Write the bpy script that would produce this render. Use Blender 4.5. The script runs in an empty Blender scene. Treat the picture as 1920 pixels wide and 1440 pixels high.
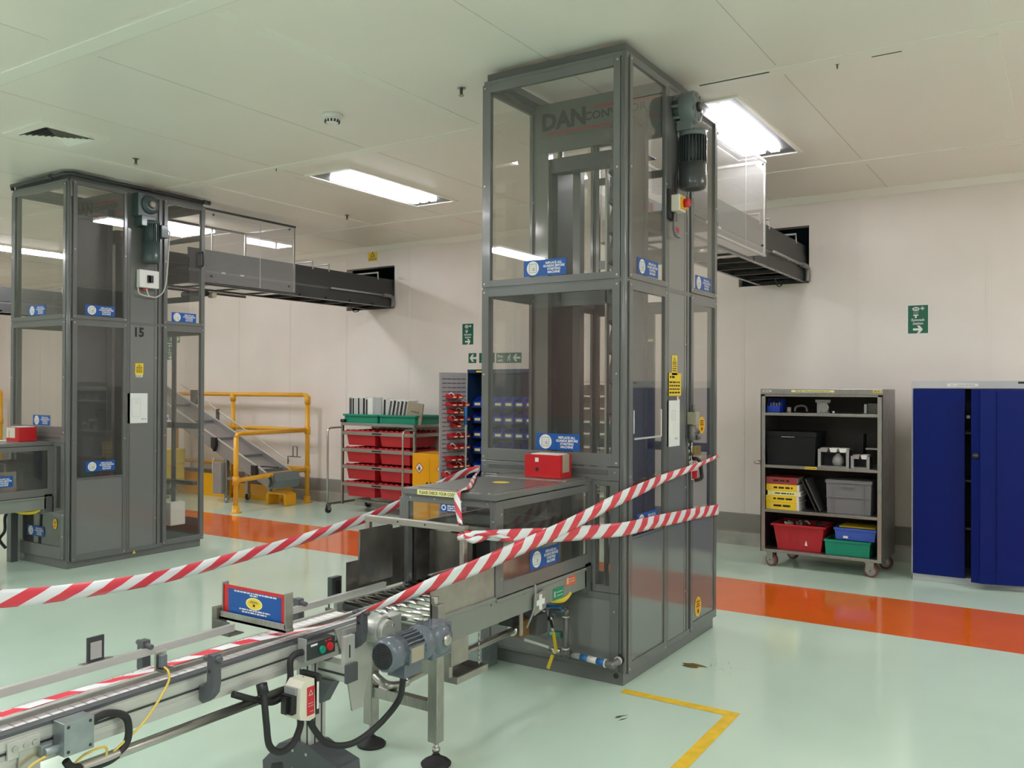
import bpy, math, random
from mathutils import Vector, Matrix
random.seed(7)
SC = bpy.context.scene
COL = SC.collection
PI = math.pi

# ---------------------------------------------------------------- materials
def lin(h):
    if isinstance(h, str):
        c = [int(h[i:i + 2], 16) / 255 for i in (0, 2, 4)]
        return tuple((x / 12.92 if x <= .04045 else ((x + .055) / 1.055) ** 2.4) for x in c) + (1,)
    return tuple(h) + (1,)

MATS = {}
def mat(name, col, rough=.5, metal=0., noise=0., scale=6., coat=0., bump=0., emit=0., stretch=None, spec=.5):
    m = bpy.data.materials.new(name); m.use_nodes = True
    nt = m.node_tree; b = nt.nodes['Principled BSDF']
    c = lin(col)
    b.inputs['Base Color'].default_value = c
    b.inputs['Roughness'].default_value = rough
    b.inputs['Metallic'].default_value = metal
    b.inputs['Coat Weight'].default_value = coat
    b.inputs['Coat Roughness'].default_value = .08
    b.inputs['Specular IOR Level'].default_value = spec
    if emit:
        b.inputs['Emission Color'].default_value = c
        b.inputs['Emission Strength'].default_value = emit
    if noise or bump:
        tc = nt.nodes.new('ShaderNodeTexCoord'); mp = nt.nodes.new('ShaderNodeMapping')
        nt.links.new(tc.outputs['Object'], mp.inputs['Vector'])
        if stretch: mp.inputs['Scale'].default_value = stretch
        n = nt.nodes.new('ShaderNodeTexNoise'); n.inputs['Scale'].default_value = scale
        n.inputs['Detail'].default_value = 5
        nt.links.new(mp.outputs['Vector'], n.inputs['Vector'])
        if noise:
            r = nt.nodes.new('ShaderNodeValToRGB')
            r.color_ramp.elements[0].position = .3; r.color_ramp.elements[1].position = .7
            r.color_ramp.elements[0].color = tuple(x * (1 - noise) for x in c[:3]) + (1,)
            r.color_ramp.elements[1].color = tuple(min(1, x * (1 + noise * .6)) for x in c[:3]) + (1,)
            nt.links.new(n.outputs['Fac'], r.inputs['Fac'])
            nt.links.new(r.outputs['Color'], b.inputs['Base Color'])
        if bump:
            bp = nt.nodes.new('ShaderNodeBump'); bp.inputs['Strength'].default_value = bump
            bp.inputs['Distance'].default_value = .01
            nt.links.new(n.outputs['Fac'], bp.inputs['Height'])
            nt.links.new(bp.outputs['Normal'], b.inputs['Normal'])
    MATS[name] = m
    return m

def glass_mat(name, tint, haze=.03, rough=.015):
    m = bpy.data.materials.new(name); m.use_nodes = True
    nt = m.node_tree; nt.nodes.clear()
    out = nt.nodes.new('ShaderNodeOutputMaterial')
    tr = nt.nodes.new('ShaderNodeBsdfTransparent'); tr.inputs['Color'].default_value = lin(tint)
    df = nt.nodes.new('ShaderNodeBsdfDiffuse'); df.inputs['Color'].default_value = (.6, .6, .58, 1)
    gl = nt.nodes.new('ShaderNodeBsdfGlossy'); gl.inputs['Roughness'].default_value = rough
    gl.inputs['Color'].default_value = (1, 1, 1, 1)
    # thin sheet: the same reflectance whichever side of the sheet a ray meets
    fr = nt.nodes.new('ShaderNodeFresnel'); ge = nt.nodes.new('ShaderNodeNewGeometry')
    io = nt.nodes.new('ShaderNodeMath'); io.operation = 'MULTIPLY_ADD'
    io.inputs[1].default_value = 1 / 1.5 - 1.5; io.inputs[2].default_value = 1.5
    nt.links.new(ge.outputs['Backfacing'], io.inputs[0]); nt.links.new(io.outputs[0], fr.inputs['IOR'])
    m1 = nt.nodes.new('ShaderNodeMixShader'); m1.inputs['Fac'].default_value = haze
    m2 = nt.nodes.new('ShaderNodeMixShader')
    nt.links.new(tr.outputs[0], m1.inputs[1]); nt.links.new(df.outputs[0], m1.inputs[2])
    nt.links.new(fr.outputs[0], m2.inputs['Fac'])
    nt.links.new(m1.outputs[0], m2.inputs[1]); nt.links.new(gl.outputs[0], m2.inputs[2])
    nt.links.new(m2.outputs[0], out.inputs['Surface'])
    MATS[name] = m
    return m

WALL = mat('wall_panel', (.83, .765, .71), .38, noise=.04, scale=1.5)
WALLJ = mat('wall_joint', (.76, .72, .66), .45)
CEIL = mat('ceiling_panel', (.90, .86, .79), .3, noise=.02, scale=1.2)
CEILJ = mat('ceiling_joint', (.90, .885, .81), .4)
CEILD = mat('ceiling_seam', (.60, .59, .53), .6)
FLOOR = mat('floor_epoxy', (.60, .76, .63), .11, noise=.04, scale=1.3, spec=.6, bump=.012)
ORANGE = mat('floor_orange', (.76, .135, .014), .11, noise=.08, scale=2.0, spec=.6, bump=.012)
YLINE = mat('floor_yellow', (.90, .58, .03), .35, noise=.15, scale=14)
GREY = mat('grey_paint', (.150, .152, .148), .24, noise=.06, scale=3, coat=.35)
GREYD = mat('grey_paint_dark', (.10, .102, .10), .3, noise=.05, scale=3, coat=.2)
BEAMD = mat('conveyor_dark_grey', (.055, .056, .056), .42, noise=.06, scale=3, spec=.25)
MOTORF = mat('fan_cover_dark', (.055, .062, .065), .3, coat=.3)
PANET = glass_mat('tunnel_polycarbonate', (.97, .965, .965), .13)
GREYG = mat('grey_gloss_panel', (.190, .194, .187), .10, coat=.7)
DARK = mat('dark_interior', (.03, .03, .033), .5)
CHAIN = mat('lift_chain_grey', (.085, .088, .095), .35, noise=.1, scale=8)
BLACK = mat('black_plastic', (.012, .012, .013), .4)
RUBBER = mat('black_rubber', (.015, .015, .016), .6)
STEEL = mat('stainless_steel', (.52, .50, .47), .3, 1., noise=.12, scale=9, stretch=(1, 1, 12))
STEELB = mat('brushed_steel', (.44, .425, .40), .38, 1., noise=.15, scale=14, stretch=(8, 1, 1))
STEELD = mat('stained_steel', (.20, .185, .165), .45, .75, noise=.55, scale=5)
TRBACK = mat('dark_trolley_back', (.07, .067, .062), .5, .6)
CHROME = mat('roller_chrome', (.72, .72, .71), .14, 1.)
ALU = mat('aluminium_profile', (.56, .56, .53), .33, .35, noise=.04, scale=5)
BEAM = mat('beam_grey_green', (.235, .25, .225), .38, noise=.08, scale=4)
PLGREY = mat('bracket_grey_plastic', (.085, .09, .10), .42)
MOTOR = mat('motor_grey_enamel', (.115, .135, .165), .26, coat=.4)
MOTORG = mat('gearbox_green_grey', (.15, .185, .185), .35, coat=.2)
MOTORD = mat('motor_dark_fins', (.035, .042, .044), .35)
MOTORT = mat('motor_teal', (.045, .075, .075), .35, coat=.2)
WHITE = mat('white_plastic', (.80, .79, .76), .4)
CREAM = mat('cream_plastic', (.74, .70, .58), .4)
PAPER = mat('paper_white', (.80, .82, .80), .6)
PAPERG = mat('paper_print', (.45, .48, .48), .7)
RED = mat('red_plastic', (.50, .018, .03), .35, noise=.06, scale=5)
REDBOX = mat('red_box_gloss', (.56, .016, .022), .25)
REDD = mat('red_print', (.60, .02, .03), .5)
PINKRED = mat('maroon_door', (.33, .05, .05), .35)
BLUE = mat('cabinet_blue', (.001, .010, .14), .38, spec=.2)
BLUEP = mat('bin_blue', (.015, .05, .42), .35)
BLUET = mat('tray_blue', (.05, .12, .55), .35)
BLUES = mat('sign_blue', (.004, .085, .36), .4)
BLUEN = mat('cupboard_navy', (.008, .03, .085), .35)
GREENT = mat('tray_green', (.004, .26, .16), .35)
GREENS = mat('sign_green', (.004, .12, .065), .4)
GREENL = mat('label_green', (.004, .26, .13), .45)
YELLOW = mat('rail_yellow', (.80, .40, .02), .3, noise=.05, scale=5)
YELC = mat('cabinet_yellow', (.88, .42, .004), .35)
YELM = mat('machine_yellow', (.72, .54, .03), .4)
YELS = mat('sign_yellow', (.85, .62, .03), .45)
YELP = mat('label_pale_yellow', (.84, .82, .34), .5)
ORNG = mat('label_orange', (.78, .14, .04), .5)
BRASS = mat('padlock_brass', (.50, .34, .13), .35, .8)
BEIGE = mat('beige_metal', (.38, .34, .25), .45)
BLKBOX = mat('black_crate', (.009, .011, .013), .5, spec=.3)
GREYBOX = mat('grey_crate', (.19, .195, .21), .45)
GALV = mat('galvanised_steel', (.33, .37, .38), .4, .7, noise=.15, scale=20)
TILE = mat('belt_tile_white', (.93, .91, .90), .4)
BROWN = mat('brown_block', (.22, .11, .03), .5)
PIPEB = mat('pipe_band_blue', (.01, .15, .45), .4)
CABLEY = mat('cable_yellow', (.72, .52, .10), .5)
CABLEW = mat('cable_white', (.62, .60, .54), .5)
PIPEG = mat('grey_pipe', (.19, .185, .18), .4, .3)
LOUV = mat('louvre_grey', (.36, .36, .37), .45)
TUBE = mat('lamp_tube', (.965, .955, 1.0), emit=46.)
LAMPW = mat('lamp_tray_grey', (.13, .13, .13), .35)
TEAL = mat('room_beyond_teal', (.05, .13, .17), .6)
SHELFC = mat('shelf_beige', (.60, .54, .47), .5)
KERB = mat('kerb_steel', (.46, .44, .41), .42, .55, noise=.2, scale=5)
KERBT = mat('kerb_grey_top', (.27, .25, .225), .5)
STAIN = mat('spill_brown', (.16, .11, .02), .5, noise=.5, scale=30)
REDW = mat('caster_red_rubber', (.17, .05, .045), .5)
CASTW = mat('caster_grey', (.33, .33, .32), .5)
INK = mat('black_ink', (.012, .012, .012), .6)
INKG = mat('grey_ink', (.07, .075, .08), .6)
LOGOR = mat('logo_red', (.30, .035, .03), .5)
REFL = mat('reflector_silver', (.5, .5, .5), .3, .6)
PANE = glass_mat('guard_polycarbonate', (.945, .94, .925), .025)
PANEC = glass_mat('clear_polycarbonate', (.97, .965, .965), .07)

def tape_mat():
    m = bpy.data.materials.new('barrier_tape_stripes'); m.use_nodes = True
    nt = m.node_tree; b = nt.nodes['Principled BSDF']
    uv = nt.nodes.new('ShaderNodeUVMap'); sx = nt.nodes.new('ShaderNodeSeparateXYZ')
    nt.links.new(uv.outputs['UV'], sx.inputs[0])
    ad = nt.nodes.new('ShaderNodeMath'); ad.operation = 'MULTIPLY_ADD'
    nt.links.new(sx.outputs['Y'], ad.inputs[0]); ad.inputs[1].default_value = .45
    nt.links.new(sx.outputs['X'], ad.inputs[2])
    fr = nt.nodes.new('ShaderNodeMath'); fr.operation = 'FRACT'; nt.links.new(ad.outputs[0], fr.inputs[0])
    gt = nt.nodes.new('ShaderNodeMath'); gt.operation = 'GREATER_THAN'; gt.inputs[1].default_value = .5
    nt.links.new(fr.outputs[0], gt.inputs[0])
    mx = nt.nodes.new('ShaderNodeMix'); mx.data_type = 'RGBA'
    nt.links.new(gt.outputs[0], mx.inputs['Factor'])
    mx.inputs[6].default_value = (.80, .82, .84, 1); mx.inputs[7].default_value = (.72, .06, .085, 1)
    nt.links.new(mx.outputs[2], b.inputs['Base Color'])
    b.inputs['Roughness'].default_value = .3
    return m
TAPE = tape_mat()

# ---------------------------------------------------------------- mesh builder
FONT_CACHE = {}
def text_geo(s, bold):
    k = (s, bold)
    if k in FONT_CACHE: return FONT_CACHE[k]
    cu = bpy.data.curves.new('t', 'FONT'); cu.body = s; cu.size = 1; cu.align_x = 'CENTER'
    cu.resolution_u = 2
    if bold: cu.offset = .02 if bold is True else bold
    ob = bpy.data.objects.new('t', cu); COL.objects.link(ob)
    me = ob.to_mesh()
    vs = [v.co.copy() for v in me.vertices]; fs = [tuple(p.vertices) for p in me.polygons]
    ob.to_mesh_clear(); bpy.data.objects.remove(ob); bpy.data.curves.remove(cu)
    FONT_CACHE[k] = (vs, fs)
    return vs, fs

def place(o, xd, yd):
    x = Vector(xd).normalized(); y = Vector(yd).normalized(); z = x.cross(y)
    return Matrix(((x.x, y.x, z.x, o[0]), (x.y, y.y, z.y, o[1]), (x.z, y.z, z.z, o[2]), (0, 0, 0, 1)))
def onX(x, y, z): return place((x, y, z), (0, 1, 0), (0, 0, 1))      # a face that looks along +X
def onXn(x, y, z): return place((x, y, z), (0, -1, 0), (0, 0, 1))    # along -X
def onF(x, y, z): return place((x, y, z), (1, 0, 0), (0, 0, 1))      # a face that looks along -Y
def onZ(x, y, z): return place((x, y, z), (1, 0, 0), (0, 1, 0))

class MB:
    def __init__(s): s.v = []; s.f = []; s.mi = []; s.sm = []; s.mats = []; s.M = Matrix()
    def at(s, M): s.M = M; return s
    def m(s, mt):
        if mt not in s.mats: s.mats.append(mt)
        return s.mats.index(mt)
    def add(s, vs, fs, mt, smooth=False):
        b = len(s.v); i = s.m(mt)
        s.v += [tuple(s.M @ Vector(p)) for p in vs]
        for k, f in enumerate(fs):
            s.f.append(tuple(b + j for j in f)); s.mi.append(i)
            s.sm.append(smooth[k] if isinstance(smooth, list) else smooth)
        return s
    def box(s, x0, x1, y0, y1, z0, z1, mt):
        x0, x1 = sorted((x0, x1)); y0, y1 = sorted((y0, y1)); z0, z1 = sorted((z0, z1))
        v = [(x0, y0, z0), (x1, y0, z0), (x1, y1, z0), (x0, y1, z0), (x0, y0, z1), (x1, y0, z1), (x1, y1, z1), (x0, y1, z1)]
        return s.add(v, [(0, 3, 2, 1), (4, 5, 6, 7), (0, 1, 5, 4), (1, 2, 6, 5), (2, 3, 7, 6), (3, 0, 4, 7)], mt)
    def taper(s, a, b, mt):
        # a, b = (x0, x1, y0, y1, z)
        v = [(a[0], a[2], a[4]), (a[1], a[2], a[4]), (a[1], a[3], a[4]), (a[0], a[3], a[4]),
             (b[0], b[2], b[4]), (b[1], b[2], b[4]), (b[1], b[3], b[4]), (b[0], b[3], b[4])]
        return s.add(v, [(0, 3, 2, 1), (4, 5, 6, 7), (0, 1, 5, 4), (1, 2, 6, 5), (2, 3, 7, 6), (3, 0, 4, 7)], mt)
    def bar(s, p, q, w, h, mt, up=(0, 0, 1)):
        p, q = Vector(p), Vector(q); d = (q - p); L = d.length; d.normalize(); u = Vector(up)
        if abs(d.dot(u)) > .98: u = Vector((0, 1, 0))
        r = d.cross(u).normalized(); u = r.cross(d)
        v = []
        for t in (p, q):
            for a, b in ((-1, -1), (1, -1), (1, 1), (-1, 1)): v.append(tuple(t + r * a * w / 2 + u * b * h / 2))
        return s.add(v, [(0, 1, 2, 3), (7, 6, 5, 4), (0, 4, 5, 1), (1, 5, 6, 2), (2, 6, 7, 3), (3, 7, 4, 0)], mt)
    def cyl(s, p, q, r, mt, n=20, r2=None, caps=True):
        p, q = Vector(p), Vector(q); d = (q - p).normalized()
        a = d.orthogonal().normalized(); b = d.cross(a); r2 = r if r2 is None else r2
        v = []
        for t, rr in ((p, r), (q, r2)):
            for k in range(n):
                an = 2 * PI * k / n; v.append(tuple(t + (a * math.cos(an) + b * math.sin(an)) * rr))
        f = [(k, (k + 1) % n, n + (k + 1) % n, n + k) for k in range(n)]; sm = [True] * n
        if caps: f += [tuple(reversed(range(n))), tuple(range(n, 2 * n))]; sm += [False, False]
        return s.add(v, f, mt, sm)
    def tube(s, path, r, mt, n=10, smooth_path=0, closed=False):
        P = [Vector(p) for p in path]
        if smooth_path: P = crom(P, smooth_path)
        v = []; f = []; up = None
        for i, p in enumerate(P):
            d = (P[min(i + 1, len(P) - 1)] - P[max(i - 1, 0)]).normalized()
            if up is None: up = d.orthogonal().normalized()
            a = (up - d * up.dot(d)); a = a.normalized() if a.length > 1e-6 else d.orthogonal().normalized()
            up = a; b = d.cross(a)
            for k in range(n):
                an = 2 * PI * k / n; v.append(tuple(p + (a * math.cos(an) + b * math.sin(an)) * r))
        for i in range(len(P) - 1):
            for k in range(n):
                f.append((i * n + k, i * n + (k + 1) % n, (i + 1) * n + (k + 1) % n, (i + 1) * n + k))
        sm = [True] * len(f)
        f += [tuple(reversed(range(n))), tuple(range(len(v) - n, len(v)))]; sm += [False, False]
        return s.add(v, f, mt, sm)
    def prism(s, poly, axis, a, b, mt):
        n = len(poly)
        def P(u, w, t): return {'x': (t, u, w), 'y': (u, t, w), 'z': (u, w, t)}[axis]
        v = [P(u, w, a) for u, w in poly] + [P(u, w, b) for u, w in poly]
        f = [tuple(reversed(range(n))), tuple(range(n, 2 * n))] + [(k, (k + 1) % n, n + (k + 1) % n, n + k) for k in range(n)]
        return s.add(v, f, mt)
    def disc(s, cx, cy, rx, ry, z, mt, n=28):
        v = [(cx + rx * math.cos(2 * PI * k / n), cy + ry * math.sin(2 * PI * k / n), z) for k in range(n)]
        return s.add(v, [tuple(range(n))], mt)
    def rect(s, x0, x1, y0, y1, z, mt):
        return s.add([(x0, y0, z), (x1, y0, z), (x1, y1, z), (x0, y1, z)], [(0, 1, 2, 3)], mt)
    def poly(s, pts, z, mt):
        return s.add([(x, y, z) for x, y in pts], [tuple(range(len(pts)))], mt)
    def lathe(s, prof, o, mt, n=24, axis=(0, 0, 1)):
        d = Vector(axis).normalized(); a = d.orthogonal().normalized(); b = d.cross(a); o = Vector(o)
        v = []; f = []
        for r, h in prof:
            for k in range(n):
                an = 2 * PI * k / n; v.append(tuple(o + d * h + (a * math.cos(an) + b * math.sin(an)) * r))
        for i in range(len(prof) - 1):
            for k in range(n): f.append((i * n + k, i * n + (k + 1) % n, (i + 1) * n + (k + 1) % n, (i + 1) * n + k))
        sm = [True] * len(f)
        f += [tuple(reversed(range(n))), tuple(range(len(v) - n, len(v)))]; sm += [False, False]
        return s.add(v, f, mt, sm)
    def text(s, t, x, y, size, mt, z=.0016, bold=True, sx=1., align='c'):
        vs, fs = text_geo(t, bold)
        if not vs: return s
        lo = min(p.x for p in vs); hi = max(p.x for p in vs)
        dx = {'c': -(lo + hi) / 2, 'l': -lo, 'r': -hi}[align]
        return s.add([(x + (p.x + dx) * size * sx, y + p.y * size, z) for p in vs], fs, mt)
    def scribble(s, x0, x1, y, h, mt, z=.0016, seed=0):
        r = random.Random(seed); x = x0
        while x < x1 - h * .6:
            w = min(h * r.uniform(1.2, 4.5), x1 - x)
            s.rect(x, x + w, y, y + h, z, mt); x += w + h * .7
        return s
    def plate(s, x0, x1, y0, y1, mt, t=.001):
        return s.box(x0, x1, y0, y1, 0, t, mt)
    def ring(s, pl, o, i, d0, d1, mt):
        # frame with outer rectangle o and inner rectangle i = (a0, a1, b0, b1)
        def B(a0, a1, b0, b1):
            if pl == 'Y': s.box(a0, a1, d0, d1, b0, b1, mt)
            elif pl == 'X': s.box(d0, d1, a0, a1, b0, b1, mt)
            else: s.box(a0, a1, b0, b1, d0, d1, mt)
        B(o[0], i[0], o[2], o[3]); B(i[1], o[1], o[2], o[3]); B(i[0], i[1], o[2], i[2]); B(i[0], i[1], i[3], o[3])
        return s
    def build(s, name, parent=None, label=None, bevel=0., world=False, solid=0.):
        me = bpy.data.meshes.new(name)
        v = s.v
        if parent is not None and world:
            rt = parent
            while rt.parent: rt = rt.parent
            inv = (Matrix.Translation(rt.location) @ Matrix.Rotation(rt.rotation_euler.z, 4, 'Z')).inverted()
            v = [tuple(inv @ Vector(p)) for p in v]
        me.from_pydata(v, [], s.f)
        for mt in s.mats: me.materials.append(mt)
        me.polygons.foreach_set('material_index', s.mi); me.polygons.foreach_set('use_smooth', s.sm)
        me.update()
        o = bpy.data.objects.new(name, me); COL.objects.link(o)
        if parent is not None: o.parent = parent
        if label: o['label'] = label
        if bevel:
            b = o.modifiers.new('bevel', 'BEVEL'); b.width = bevel; b.segments = 2; b.limit_method = 'ANGLE'
            b.angle_limit = math.radians(50); b.use_clamp_overlap = True
        return o

def crom(P, k):
    out = []
    for i in range(len(P) - 1):
        p0 = P[max(i - 1, 0)]; p1 = P[i]; p2 = P[i + 1]; p3 = P[min(i + 2, len(P) - 1)]
        for j in range(k):
            t = j / k
            out.append(.5 * ((2 * p1) + (p2 - p0) * t + (2 * p0 - 5 * p1 + 4 * p2 - p3) * t * t + (3 * p1 - p0 - 3 * p2 + p3) * t ** 3))
    out.append(P[-1]); return out

def tag(o, label, cat, group=None):
    o['label'] = label; o['category'] = cat
    if group: o['group'] = group
    return o
def thing(name, label, cat, loc=(0, 0, 0), rz=0., group=None):
    o = bpy.data.objects.new(name, None); COL.objects.link(o)
    o.location = loc; o.rotation_euler = (0, 0, rz); o.empty_display_size = .1
    return tag(o, label, cat, group)
def struct(name, mb):
    o = mb.build(name); o['kind'] = 'structure'; return o
def one(name, mb, label, cat, loc=(0, 0, 0), group=None, bevel=0.):
    # a thing that is one mesh given in world coordinates; its origin goes to its base
    L = Vector(loc); mb.v = [tuple(Vector(p) - L) for p in mb.v]
    o = mb.build(name, bevel=bevel); o.location = L
    return tag(o, label, cat, group)
def copy_tree(o, parent=None):
    c = o.copy(); COL.objects.link(c)
    if parent is not None: c.parent = parent
    for ch in list(o.children): copy_tree(ch, c)
    return c
ORD = ['first', 'second', 'third', 'fourth', 'fifth', 'sixth', 'seventh', 'eighth', 'ninth', 'tenth', 'eleventh', 'twelfth']

# ---------------------------------------------------------------- the room
XL, XR, YB, YF, ZC = -19.5, 6.0, 8.917, -6.0, 3.55
K = 1.0212          # ceiling measurements were taken at 3.51 m
struct('floor', MB().box(XL, XR, YF, YB + .1, -.1, 0, FLOOR))
cb = MB().box(XL, XR, YF, YB + .1, ZC, ZC + .1, CEIL)
# raised joint strips along X and hairline seams across
for y in (-4.7, -2.2, .3, 2.745 * K, 5.16 * K, 7.6 * K):
    cb.box(XL, XR, y - .055, y + .055, ZC - .006, ZC, CEILJ)
    cb.box(XL, XR, y + .058, y + .064, ZC - .0015, ZC, CEILD)
x = -.38 * K
k = 0
while x > XL:
    for a, b in ((2.86, 5.08), (5.24, 7.5), (7.7, 8.9), (.4, 2.6)):
        if k % 3 == 0: cb.box(x - .045, x + .045, a * K, b * K - .02, ZC - .004, ZC, CEILJ)
        cb.box(x - .003, x + .003, a * K, b * K - .02, ZC - .0012, ZC, CEILD)
    x -= 1.10; k += 1
cb.box(-1.99, -1.55, 5.235, 5.25, ZC - .008, ZC - .002, DARK)
cb.box(-.98, -.82, 5.315, 5.323, ZC - .008, ZC - .002, DARK)
struct('ceiling', cb)
HOLES = [(-13.99, -13.09), (-8.55, -7.67), (-2.95, -2.23)]
HZ0, HZ1 = 2.692, 3.27
w = MB().box(XL, XR, YB, YB + .12, 0, HZ0, WALL).box(XL, XR, YB, YB + .12, HZ1, ZC, WALL)
e = XL
for a, b in HOLES: w.box(e, a, YB, YB + .12, HZ0, HZ1, WALL); e = b
w.box(e, XR, YB, YB + .12, HZ0, HZ1, WALL)
x = -.645 + 1.13 * 5
while x > XL + 1:
    for za, zb in ((.32, 3.5),):
        inh = any(a - .03 < x < b + .03 for a, b in HOLES)
        segs = [(za, HZ0 - .03), (HZ1 + .03, zb)] if inh else [(za, zb)]
        for s0, s1 in segs:
            w.box(x - .021, x + .021, YB - .003, YB, s0, s1, WALL)
            w.box(x - .024, x - .021, YB - .0012, YB, s0, s1, WALLJ); w.box(x + .021, x + .024, YB - .0012, YB, s0, s1, WALLJ)
            w.box(x - .0015, x + .0015, YB - .0042, YB - .002, s0, s1, WALLJ)
    x -= 1.13
for a, b in HOLES[1:]:   # flat reveal plates round the openings
    w.ring('Y', (a - .05, b + .07, HZ0 - .07, HZ1 + .06), (a, b, HZ0, HZ1), YB - .002, YB, WALL)
struct('wall_back', w)
bz = MB()
for a, b in HOLES:
    bz.box(a - .5, b + .6, YB + 1.3, YB + 1.36, HZ0 - .8, HZ1 + .3, TEAL)
    bz.box(a - .5, b + .6, YB + .13, YB + 1.3, HZ0 - .8, HZ0 - .74, TEAL); bz.box(a - .5, b + .6, YB + .13, YB + 1.3, HZ1 + .24, HZ1 + .3, TEAL)
    bz.box(a - .56, a - .5, YB + .13, YB + 1.36, HZ0 - .8, HZ1 + .3, TEAL); bz.box(b + .6, b + .66, YB + .13, YB + 1.36, HZ0 - .8, HZ1 + .3, TEAL)
struct('wall_beyond', bz)
struct('wall_left', MB().box(XL - .1, XL, YF, YB + .1, 0, ZC, WALL))
struct('wall_right', MB().box(XR, XR + .1, YF, YB + .1, 0, ZC, WALL))
struct('wall_front', MB().box(XL, XR, YF - .1, YF, 0, ZC, WALL))
dr = MB().box(-9.2, -6.6, YF, YF + .06, 1.05, 3.2, PINKRED).box(-9.2, -6.6, YF, YF + .06, 0, 1.05, GREYD)
dr.box(-9.35, -9.2, YF, YF + .1, 0, 3.3, STEEL).box(-6.6, -6.45, YF, YF + .1, 0, 3.3, STEEL).box(-9.35, -6.45, YF, YF + .1, 3.2, 3.35, STEEL)
struct('door_1', dr)
struct('baseboard_back', MB().prism([(YB, .0), (YB - .06, .0), (YB - .06, .135), (YB - .035, .15), (YB, .15)], 'x', XL, XR, KERB)
       .prism([(YB, .15), (YB - .02, .15), (YB - .02, .315), (YB, .325)], 'x', XL, XR, KERBT))
struct('trim_1', MB().prism([(YB, 3.49), (YB - .012, 3.486), (YB - .065, ZC - .008), (YB - .065, ZC), (YB, ZC)], 'x', XL, XR, CEILJ))

one('walkway_stripe', MB().box(XL, XR, 6.18, 7.255, 0, .0012, ORANGE), 'wide glossy orange walkway stripe painted across the green floor', 'floor marking', (-5, 6.7, 0))
one('marking_line', MB().poly([(-2.03, 4.20), (-1.455, 4.195), (-1.44, 3.0), (-1.37, 3.0), (-1.395, 4.262), (-2.03, 4.262)][::-1], .0013, YLINE),
    'thin yellow corner line on the floor beside the tall near lift', 'floor marking', (-1.42, 4.2, 0))
sp = MB()
r = random.Random(3)
pts = [(-1.876 + (.05 + r.uniform(-.015, .03)) * math.cos(a) * (1.7 if 0 < a < 1.2 else 1), 4.841 + .045 * math.sin(a)) for a in [i * .4 for i in range(16)]]
sp.poly(pts, .0016, STAIN)
for i in range(40):
    a, b = -1.80 + abs(r.gauss(0, .09)), 4.90 + r.gauss(0, .05); q = r.uniform(.002, .006); sp.rect(a, a + q, b, b + q, .0016, INKG)
one('spill', sp, 'small brown spill with scattered specks on the floor by the near lift', 'spill', (-1.87, 4.84, 0))
sp = MB()
for i in range(7):
    a, b = -1.88 + r.uniform(-.03, .03), 3.88 + r.uniform(-.04, .04); sp.poly([(a, b), (a + .004, b - .002), (a + .022, b + .03), (a + .019, b + .031)], .0016, INKG)
one('scuff_mark', sp, 'short dark scuff scratches on the open green floor in the foreground', 'scuff mark', (-1.88, 3.88, 0))

# ---------------------------------------------------------------- ceiling lights
def light(cx, cy, label):
    T = thing('ceiling_light', label, 'ceiling light', (cx, cy, ZC), group='recessed ceiling lights')
    W2, L2 = .275, .80
    MB().ring('Z', (-W2, W2, -L2, L2), (-W2 + .03, W2 - .03, -L2 + .03, L2 - .03), -.012, 0, CEILJ).build('frame', T)
    MB().box(-W2 + .03, W2 - .03, -L2 + .03, L2 - .03, -.004, 0, LAMPW).build('tray', T)
    for q in (-.115, 0, .115):
        MB().box(q - .033, q + .033, -.60, .60, -.026, -.010, TUBE).build('lamp_tube', T)
    # access-plate seam beside the fitting
    MB().box(-W2 - .14, -W2 - .134, -L2 + .02, L2 + .04, -.0015, 0, CEILD).build('plate_seam', T)
    return T
XS = [-15.97, -12.5, -9.04, -5.585, -2.12, 1.34, 4.8]
for i, xx in enumerate(XS):
    lb = {0: 'recessed three-tube ceiling light furthest left, beyond the left lift',
          1: 'recessed three-tube ceiling light glowing past the left edge of the left lift',
          2: 'recessed three-tube ceiling light above the left lift overhead conveyor',
          3: 'recessed three-tube ceiling light in open ceiling between the two lifts',
          4: 'bright recessed ceiling light touching the near lift clear tunnel',
          5: 'recessed three-tube ceiling light above the blue cupboard, out of frame',
          6: 'recessed three-tube ceiling light furthest right along the back wall'}[i]
    light(xx, 6.36, lb)
    if xx > -14: light(xx, 1.25, 'recessed three-tube ceiling light out of frame above the foreground, %s from the left' % ORD[i - 1])
    if xx > -14: light(xx - 1.12, -1.80, 'recessed three-tube ceiling light behind the viewer, %s from the left' % ORD[i - 1])

# vent, detector, sprinklers
T = thing('air_vent', 'square white slatted air vent in the ceiling at upper left', 'air vent', (-6.43 * K, 3.6 * K, ZC))
MB().ring('Z', (-.27, .27, -.27, .27), (-.19, .19, -.19, .19), -.012, 0, CEILJ).build('frame', T)
MB().box(-.19, .19, -.19, .19, -.003, 0, DARK).build('backing', T)
for i in range(6):
    q, p_ = .188 - i * .031, .188 - i * .031 - .019
    if p_ < .01: p_ = .004
    v = [(-q, -q, -.017), (q, -q, -.017), (q, q, -.017), (-q, q, -.017), (-p_, -p_, -.004), (p_, -p_, -.004), (p_, p_, -.004), (-p_, p_, -.004)]
    v += [(x, y, z + .0015) for x, y, z in v]
    f = [(k, (k + 1) % 4, 4 + (k + 1) % 4, 4 + k) for k in range(4)] + [(8 + k, 12 + k, 12 + (k + 1) % 4, 8 + (k + 1) % 4) for k in range(4)]
    MB().add(v, f, CEILJ).build('slat', T)
T = thing('smoke_detector', 'round white smoke detector on the ceiling between the two lifts', 'smoke detector', (-4.308 * K, 4.343 * K, ZC))
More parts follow.
